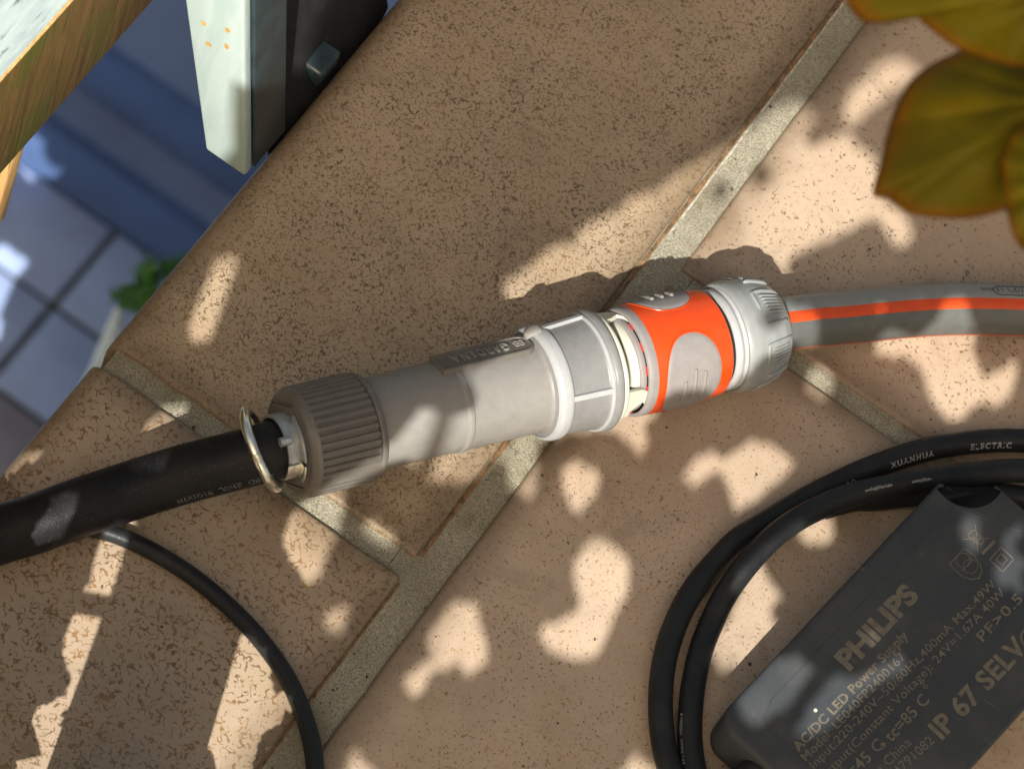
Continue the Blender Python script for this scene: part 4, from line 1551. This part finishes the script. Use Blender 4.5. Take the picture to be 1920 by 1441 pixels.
L((1120, 1005), (1147, 1017), (1180, 1053), (1186, 1083), (1173, 1133), (1163, 1173), (1130, 1207), (1113, 1235), (1067, 1233), (1027, 1217), (1008, 1193), (1020, 1170), (1060, 1163), (1083, 1137), (1087, 1110), (1067, 1073), (1083, 1043), (1103, 1013))
L((833, 1143), (857, 1123), (890, 1130), (910, 1187), (916, 1233), (900, 1268), (867, 1263), (850, 1227), (833, 1220), (807, 1213), (800, 1190), (817, 1167))
L((810, 1228), (835, 1232), (843, 1250), (830, 1258), (815, 1250))
L((753, 1283), (767, 1250), (800, 1247), (800, 1283), (780, 1308), (763, 1297))
L((630, 1430), (660, 1403), (680, 1420), (713, 1437), (713, 1480), (630, 1480))
L((1167, 1410), (1207, 1400), (1232, 1441), (1230, 1480), (1160, 1480))
L((542, 964), (590, 957), (635, 1002), (604, 1075), (576, 1097), (556, 1082), (528, 1020))
L((560, 945), (640, 915), (648, 960), (632, 985), (600, 967))
L((675, 985), (700, 975), (770, 1022), (740, 1036), (690, 1010))
L((770, 870), (850, 840), (960, 820), (942, 850), (885, 905), (850, 912), (800, 900), (780, 890))
L((615, 1150), (640, 1138), (665, 1140), (670, 1165), (650, 1192), (625, 1190), (608, 1170))
L((1130, 800), (1195, 780), (1216, 825), (1215, 847), (1200, 851), (1178, 830))
L((455, 1185), (475, 1183), (505, 1205), (512, 1240), (505, 1300), (500, 1350), (485, 1400), (470, 1480), (362, 1480), (415, 1310))
L((515, 1310), (550, 1288), (557, 1320), (530, 1362), (510, 1352))
# slits
L((100, 925), (160, 902), (122, 1016), (35, 1046))
L((430, 450), (452, 482), (440, 530), (402, 632), (340, 645), (385, 530), (412, 470))
L((302, 762), (352, 750), (336, 800), (300, 880), (245, 1000), (210, 1110), (205, 1131), (156, 1104), (190, 1010), (240, 880))
L((132, 1145), (149, 1144), (190, 1161), (187, 1184), (158, 1252), (119, 1342), (107, 1391), (80, 1480), (10, 1480), (26, 1441), (65, 1339), (74, 1313), (94, 1323), (119, 1300), (129, 1271), (132, 1242), (110, 1229), (119, 1207), (124, 1171))
L((-60, 960), (25, 856), (95, 822), (88, 842), (30, 884), (-20, 925))
L((300, 905), (330, 860), (300, 950))
# fittings
L((700, 880), (735, 800), (790, 765), (850, 780), (893, 768), (900, 735), (850, 705), (860, 695), (975, 660), (1010, 600), (1080, 585), (1110, 600), (1150, 570), (1290, 535), (1400, 520), (1440, 545), (1425, 590), (1440, 625), (1470, 600), (1490, 560), (1530, 560), (1535, 650), (1470, 660), (1445, 650), (1400, 705), (1350, 745), (1320, 725), (1245, 733), (1232, 780), (1150, 802), (1010, 828), (850, 852))
L((588, 940), (598, 915), (650, 888), (697, 862), (700, 888), (650, 916), (610, 945))
L((1735, 628), (1760, 600), (1765, 560), (1785, 545), (1812, 560), (1825, 628))
L((1640, 548), (1655, 545), (1665, 560), (1660, 585), (1645, 583))
DONT = [[(480, 700), (700, 560), (900, 538), (1015, 530), (1065, 492), (1150, 485), (1290, 467), (1420, 470), (1470, 500), (1500, 520), (1940, 510), (1940, 560), (1460, 570), (1300, 560), (1100, 620), (960, 650), (660, 720), (520, 760), (0, 930), (0, 860)]]

# photograph grid
gx, gy = np.meshgrid(np.arange(-60, 1990, 3.0), np.arange(-60, 1510, 3.0))
gx = gx.ravel(); gy = gy.ravel()
def inpoly(poly, x, y):
    p = np.array(poly, float)
    c_ = np.zeros(x.shape, bool)
    j = len(p) - 1
    for i in range(len(p)):
        xi, yi = p[i]; xj, yj = p[j]
        m = ((yi > y) != (yj > y))
        with np.errstate(divide='ignore', invalid='ignore'):
            c_ ^= m & (x < (xj - xi) * (y - yi) / (yj - yi + 1e-12) + xi)
        j = i
    return c_
lit = np.zeros(gx.shape, bool)
for p in LIT:
    lit |= inpoly(p, gx, gy)
for p in HOLES:
    lit &= ~inpoly(p, gx, gy)
dont = np.zeros(gx.shape, bool)
for p in DONT:
    dont |= inpoly(p, gx, gy)
dont &= ~lit
# the terrace only: leave out what lies beyond the tile edge
edge = inpoly([(-90, -90), (735, -90), (728, 0), (459, 330), (210, 650), (170, 690), (0, 895), (-90, 1000)], gx, gy)
# heights of what is seen
dirs = (gx[:, None] - 960) * CR + (gy[:, None] - 720.5) * CD - FPX * CB
def hitz(z):
    t = (z - CAM[2]) / dirs[:, 2]
    return CAM + dirs * t[:, None]
T = hitz(np.zeros(gx.shape))
def setz(poly, z):
    m = inpoly(poly, gx, gy)
    T[m] = hitz(np.full(gx.shape, z))[m]
setz([(-90, 970), (0, 946), (156, 891), (347, 828), (465, 802), (500, 905), (347, 940), (139, 1012), (0, 1061), (-90, 1090)], .030)
setz([(-90, 970), (0, 946), (175, 885), (155, 1008), (0, 1061), (-90, 1090)], .022)
setz([(1465, 557), (1640, 541), (1777, 531), (2040, 530), (2040, 640), (1920, 631), (1690, 629), (1590, 642), (1472, 657)], .019)
setz([(1341, 1349), (1762, 903), (1818, 941), (1870, 907), (2040, 1050), (2040, 1200), (1820, 1441), (1700, 1560), (1420, 1560), (1345, 1375)], .027)
setz([(1500, 960), (1600, 910), (1930, 860), (1930, 905), (1600, 950), (1440, 1060), (1380, 1180), (1330, 1300), (1290, 1300), (1360, 1080)], .012)
for pl_ in (main_ol, up_ol, rt_ol):
    setz(pl_, .46)
# cylinder of the fittings
rc_ = .0186
d_ = dirs - (dirs @ U)[:, None] * U
o_ = (CAM - O3) - ((CAM - O3) @ U) * U
a_ = (d_ * d_).sum(1); b_ = 2 * (d_ @ o_); c_ = o_ @ o_ - rc_ ** 2
disc = b_ * b_ - 4 * a_ * c_
ok = disc > 0
tt = np.zeros(gx.shape); tt[ok] = (-b_[ok] - np.sqrt(disc[ok])) / (2 * a_[ok])
H = CAM + dirs * tt[:, None]
sa = (H - O3) @ U / KL
ok &= (sa > -10) & (sa < 925)
T[ok] = H[ok]
use = ~edge & ~dont

RES = .0008
uu = T @ eu; vv = T @ ev
u0, v0 = uu[use].min() - .02, vv[use].min() - .02
NU = int((uu[use].max() - u0 + .02) / RES) + 1
NVv = int((vv[use].max() - v0 + .02) / RES) + 1
litR = np.zeros((NU, NVv), bool); shR = np.zeros((NU, NVv), bool)
iu = ((uu - u0) / RES).astype(int); iv = ((vv - v0) / RES).astype(int)
m = use & lit
litR[iu[m], iv[m]] = True
m = use & ~lit
shR[iu[m], iv[m]] = True
def dil(a):
    b = a.copy()
    b[1:] |= a[:-1]; b[:-1] |= a[1:]; b[:, 1:] |= a[:, :-1]; b[:, :-1] |= a[:, 1:]
    return b
def ero(a):
    return ~dil(~a)
litR = ero(ero(ero(ero(dil(dil(dil(dil(litR))))))))
litR = ero(litR)
shR = dil(shR) & ~litR

# cells' distance to the nearest sunlit cell
DD = np.full(litR.shape, 60)
cur = litR.copy()
for k in range(60):
    DD[cur & (DD == 60)] = k
    cur = dil(cur)
def seen(pts):
    for p in pts:
        x, y = P2(p)
        if -40 < x < 1960 and -40 < y < 1478 and p[2] < CAM[2] - .05:
            return True
    return False

# caster surface: just outside the lower (or left) border of the view
def caster_d(target, ymar=1520, xmar=-75):
    """distance along the sun ray where it leaves the camera's field"""
    best = 9
    for nrm in (np.cross(ray(0, ymar), ray(1920, ymar)), np.cross(ray(xmar, 0), ray(xmar, 1441))):
        den = SUNV @ nrm
        if abs(den) < 1e-9:
            continue
        d = ((CAM - target) @ nrm) / den
        if d > 0:
            best = min(best, d)
    return best

def uv3(u, v, z=0.0):
    """ground point of sun-plane coordinates"""
    q = eu * u + ev * v
    return q + SUNV * ((z - q[2]) / SUNV[2])

cov = np.zeros_like(litR)
def mark(poly_uv, test=True):
    """cells under an outline in sun-plane coordinates"""
    p = np.array(poly_uv)
    a0 = max(int((p[:, 0].min() - u0) / RES), 0); a1 = min(int((p[:, 0].max() - u0) / RES) + 1, NU - 1)
    b0 = max(int((p[:, 1].min() - v0) / RES), 0); b1 = min(int((p[:, 1].max() - v0) / RES) + 1, NVv - 1)
    if a1 <= a0 or b1 <= b0:
        return None
    A, B = np.meshgrid(np.arange(a0, a1 + 1), np.arange(b0, b1 + 1), indexing='ij')
    mm = inpoly(p, (A.ravel() + .5) * RES + u0, (B.ravel() + .5) * RES + v0)
    return A.ravel()[mm], B.ravel()[mm]

# added unseen screen: boards whose edges bound the straight slits of light
blocker = thing('slatted_screen', 'leaning slatted wooden screen just outside the terrace corner', 'screen', tuple(G(100, 1700, 0)))
def shade_board(q, th=.008, mat='wood_slat', name='slat', extra=0.0):
    a = []
    for (x, y) in q:
        t = G(x, y, 0)
        d = caster_d(t) + extra
        a.append(t + SUNV * d)
    b = [p + SUNV * th for p in a]
    obj(name, *hexa(a, b), M[mat], blocker, smooth=False)
    r = mark([(p @ eu, p @ ev) for p in a])
    if r:
        cov[r] = True
#  left slat, right slat (quads on the ground that they shade)
shade_board([(385, 440), (420, 452), (340, 645), (310, 645)])
shade_board([(236, 690), (320, 700), (266, 820), (180, 820)], extra=.003)
shade_board([(185, 820), (350, 812), (290, 945), (165, 905)], extra=.010)
shade_board([(165, 902), (232, 900), (157, 1104), (75, 1100)], extra=.001)
shade_board([(300, 647), (410, 634), (372, 750), (262, 765)], extra=.012)
shade_board([(28, 1100), (157, 1104), (20, 1450), (-110, 1450)], extra=.002)
shade_board([(455, 460), (590, 430), (520, 760), (345, 780)])
shade_board([(345, 780), (540, 700), (456, 1180), (210, 1115)], extra=.004)
shade_board([(213, 1095), (458, 1170), (374, 1450), (84, 1450)], extra=.002)
shade_board([(110, 1098), (230, 1120), (222, 1165), (100, 1142)], extra=.012, th=.004)

# leaf shapes
def leaf_local(n=9):
    """pointed leaf, unit length, returned as outline plus a midrib fold"""
    L_ = []
    for k in range(n):
        t = k / (n - 1)
        wdt = .33 * math.sin(math.pi * t ** .8) * (1 - .15 * t)
        L_.append((t - .5, wdt))
    return L_
LL = leaf_local()
mask_V, mask_F = [], []  # unseen leaves placed to block the sun everywhere but the wanted spots
uv_un = shR & ~cov
rs = np.random.RandomState(5)
count = 0
sizes = [.070, .050, .036, .026, .018, .012, .008, .0055, .004]
cells = np.argwhere(uv_un)
for rnd in range(9):
    cells = np.argwhere(shR & ~cov)
    if len(cells) < 300:
        break
    rs.shuffle(cells)
    take = cells[: 900 if rnd < 4 else 1600]
    for (ci_, cj_) in take:
        if cov[ci_, cj_] or count > 5200:
            continue
        u_, v_ = u0 + (ci_ + .5) * RES, v0 + (cj_ + .5) * RES
        g_ = uv3(u_, v_)
        dd = caster_d(g_)
        if P2(g_)[0] > 560:
            dd = max(dd, .50)
        if dd > 1.5:
            cov[ci_, cj_] = True
            continue
        dmm = DD[ci_, cj_] * RES
        placed = False
        for sz in (sizes[:5] if rnd == 0 else sizes if rnd < 5 else sizes[2:]):
            if dmm < .045 and sz * .30 > dmm * 1.25:
                continue
            for tr_ in range(3):
                a = rs.uniform(0, 2 * math.pi)
                nn = unit(SUNV + rs.normal(0, .28, 3))
                t1_ = unit(np.cross(nn, eu * math.cos(a) + ev * math.sin(a)))
                t2_ = np.cross(nn, t1_)
                c3 = g_ + SUNV * (dd + rs.uniform(.0, .05) + sz * .55) + (t1_ * rs.uniform(-.25, .25) + t2_ * rs.uniform(-.1, .1)) * sz
                out = [c3 + t1_ * (x * sz) + t2_ * (y * sz) for x, y in LL] + [c3 + t1_ * (x * sz) - t2_ * (y * sz) for x, y in LL[-2:0:-1]]
                r = mark([(p @ eu, p @ ev) for p in out])
                if r is None or len(r[0]) == 0:
                    continue
                bad = litR[r].sum()
                if bad <= .03 * len(r[0]) and not seen(out):
                    cov[r] = True
                    k0 = len(mask_V)
                    n_ = len(LL)
                    mid = [c3 + t1_ * (x * sz) + nn * (-.10 * sz * math.sin(math.pi * (x + .5))) for x, y in LL]
                    up_ = [c3 + t1_ * (x * sz) + t2_ * (y * sz) for x, y in LL]
                    dn_ = [c3 + t1_ * (x * sz) - t2_ * (y * sz) for x, y in LL]
                    mask_V += up_ + mid + dn_
                    for q in range(n_ - 1):
                        mask_F.append((k0 + q, k0 + q + 1, k0 + n_ + q + 1, k0 + n_ + q))
                        mask_F.append((k0 + n_ + q, k0 + n_ + q + 1, k0 + 2 * n_ + q + 1, k0 + 2 * n_ + q))
                    count += 1
                    placed = True
                    break
            if placed:
                break
print('vine leaves', count, 'uncovered', (shR & ~cov).sum(), 'of', shR.sum())
leaf_mask = thing('climbing_vine', 'dense leafy climber beside the terrace whose gaps let sun spots through', 'plant', tuple(G(1000, 2100, 0)))
o = obj('foliage', mask_V, mask_F, M['leaf_vine'], leaf_mask, smooth=False)
tag(o, kind='stuff')
VV = np.array(mask_V)
print('vine extent', VV.min(0), VV.max(0))

# ------------------------------------------------------------------ yard shade: unseen leaves added over the lower paving
def yard_fill():
    litp = [[(-60, 455), (0, 470), (36, 488), (33, 505), (0, 592), (-60, 640)], [(176, 700), (186, 690), (205, 600), (222, 575), (232, 585), (225, 640), (203, 690)],
            [(30, 300), (62, 262), (95, 232), (99, 300), (92, 332), (60, 315)], [(655, -60), (800, -60), (760, 0), (668, 72), (652, 60)]]
    x, y = np.meshgrid(np.arange(-150, 800, 4.0), np.arange(-120, 960, 4.0))
    x = x.ravel(); y = y.ravel()
    keep = inpoly([(-150, -120), (800, -120), (740, 10), (480, 340), (225, 660), (185, 700), (10, 910), (-150, 1090)], x, y)
    x = x[keep]; y = y[keep]
    lt = np.zeros(x.shape, bool)
    for p in litp:
        lt |= inpoly(p, x, y)
    d = (x[:, None] - 960) * CR + (y[:, None] - 720.5) * CD - FPX * CB
    t = (FZ - CAM[2]) / d[:, 2]
    return CAM + d * t[:, None], lt
Ty, lty = yard_fill()
RES2 = .006
uy, vy = Ty @ eu, Ty @ ev
a0, b0 = uy.min() - .05, vy.min() - .05
A_, B_ = int((uy.max() - a0 + .05) / RES2) + 1, int((vy.max() - b0 + .05) / RES2) + 1
lR = np.zeros((A_, B_), bool); sR = np.zeros((A_, B_), bool)
i_ = ((uy - a0) / RES2).astype(int); j_ = ((vy - b0) / RES2).astype(int)
lR[i_[lty], j_[lty]] = True
sR[i_[~lty], j_[~lty]] = True
sR = dil(dil(sR)) & ~lR
cv = np.zeros_like(lR)
tv, tf = [], []
cnt = 0
for rnd in range(6):
    cells = np.argwhere(sR & ~cv)
    if len(cells) < 30:
        break
    rs.shuffle(cells)
    for (ci_, cj_) in cells[:500]:
        if cv[ci_, cj_]:
            continue
        q = eu * (a0 + (ci_ + .5) * RES2) + ev * (b0 + (cj_ + .5) * RES2)
        g_ = q + SUNV * ((FZ - q[2]) / SUNV[2])
        dd = max(min(caster_d(g_), 1.4), .25) + .05
        done = False
        for sz in (.22, .15, .10, .06, .04):
            for tr_ in range(3):
                a = rs.uniform(0, 6.28)
                nn = unit(SUNV + rs.normal(0, .25, 3))
                t1_ = unit(np.cross(nn, eu * math.cos(a) + ev * math.sin(a)))
                t2_ = np.cross(nn, t1_)
                c3 = g_ + SUNV * (dd + rs.uniform(0, .12)) 
                out = [c3 + t1_ * (xx * sz) + t2_ * (yy * sz) for xx, yy in LL] + [c3 + t1_ * (xx * sz) - t2_ * (yy * sz) for xx, yy in LL[-2:0:-1]]
                pu = np.array([(p @ eu, p @ ev) for p in out])
                x0_, x1_ = int((pu[:, 0].min() - a0) / RES2), int((pu[:, 0].max() - a0) / RES2) + 1
                y0_, y1_ = int((pu[:, 1].min() - b0) / RES2), int((pu[:, 1].max() - b0) / RES2) + 1
                x0_, y0_ = max(x0_, 0), max(y0_, 0); x1_, y1_ = min(x1_, A_ - 1), min(y1_, B_ - 1)
                if x1_ <= x0_ or y1_ <= y0_:
                    continue
                Am, Bm = np.meshgrid(np.arange(x0_, x1_ + 1), np.arange(y0_, y1_ + 1), indexing='ij')
                mm = inpoly(pu, (Am.ravel() + .5) * RES2 + a0, (Bm.ravel() + .5) * RES2 + b0)
                ra, rb = Am.ravel()[mm], Bm.ravel()[mm]
                if len(ra) == 0 or lR[ra, rb].sum() > 0 or seen(out[::2]):
                    continue
                cv[ra, rb] = True
                k0 = len(tv)
                n_ = len(LL)
                tv += [c3 + t1_ * (xx * sz) + t2_ * (yy * sz) for xx, yy in LL] + [c3 + t1_ * (xx * sz) + nn * (-.1 * sz * math.sin(math.pi * (xx + .5))) for xx, yy in LL] + [c3 + t1_ * (xx * sz) - t2_ * (yy * sz) for xx, yy in LL]
                for q_ in range(n_ - 1):
                    tf.append((k0 + q_, k0 + q_ + 1, k0 + n_ + q_ + 1, k0 + n_ + q_))
                    tf.append((k0 + n_ + q_, k0 + n_ + q_ + 1, k0 + 2 * n_ + q_ + 1, k0 + 2 * n_ + q_))
                cnt += 1
                done = True
                break
            if done:
                break
tvv = np.array(tv)
print('yard leaves', cnt, tvv.min(0), tvv.max(0), 'uncovered', (sR & ~cv).sum(), 'of', sR.sum())
yb_ = thing('yard_bush', 'broad leaved green bush shading the lower yard beyond the terrace edge', 'shrub', (float(tvv[:, 0].mean()), float(tvv[:, 1].mean()), FZ))
o = obj('foliage', tv, tf, M['leaf_vine'], yb_, smooth=False)
tag(o, kind='stuff')
mc = tvv.mean(0)
obj('trunk', *rod([(mc[0], mc[1], FZ), (mc[0] + .04, mc[1] - .03, (FZ + mc[2]) / 2), tuple(mc)], .02, 10, 6, (1.2, .5)), M['bark'], yb_)
vm = VV.mean(0)
for k in range(7):
    e_ = VV[rs.randint(len(VV))]
    s_ = np.array([vm[0] + rs.uniform(-.2, .2), vm[1] - .35, 0])
obj('vine_stem', *rod([(vm[0], VV[:, 1].min() - .02, -.005), (vm[0] + .02, VV[:, 1].min() - .03, .2), (vm[0] - .01, VV[:, 1].min() - .02, float(VV[:, 2].max()) * .8)], .006, 10, 8, (1.2, .5)), M['bark'], leaf_mask)
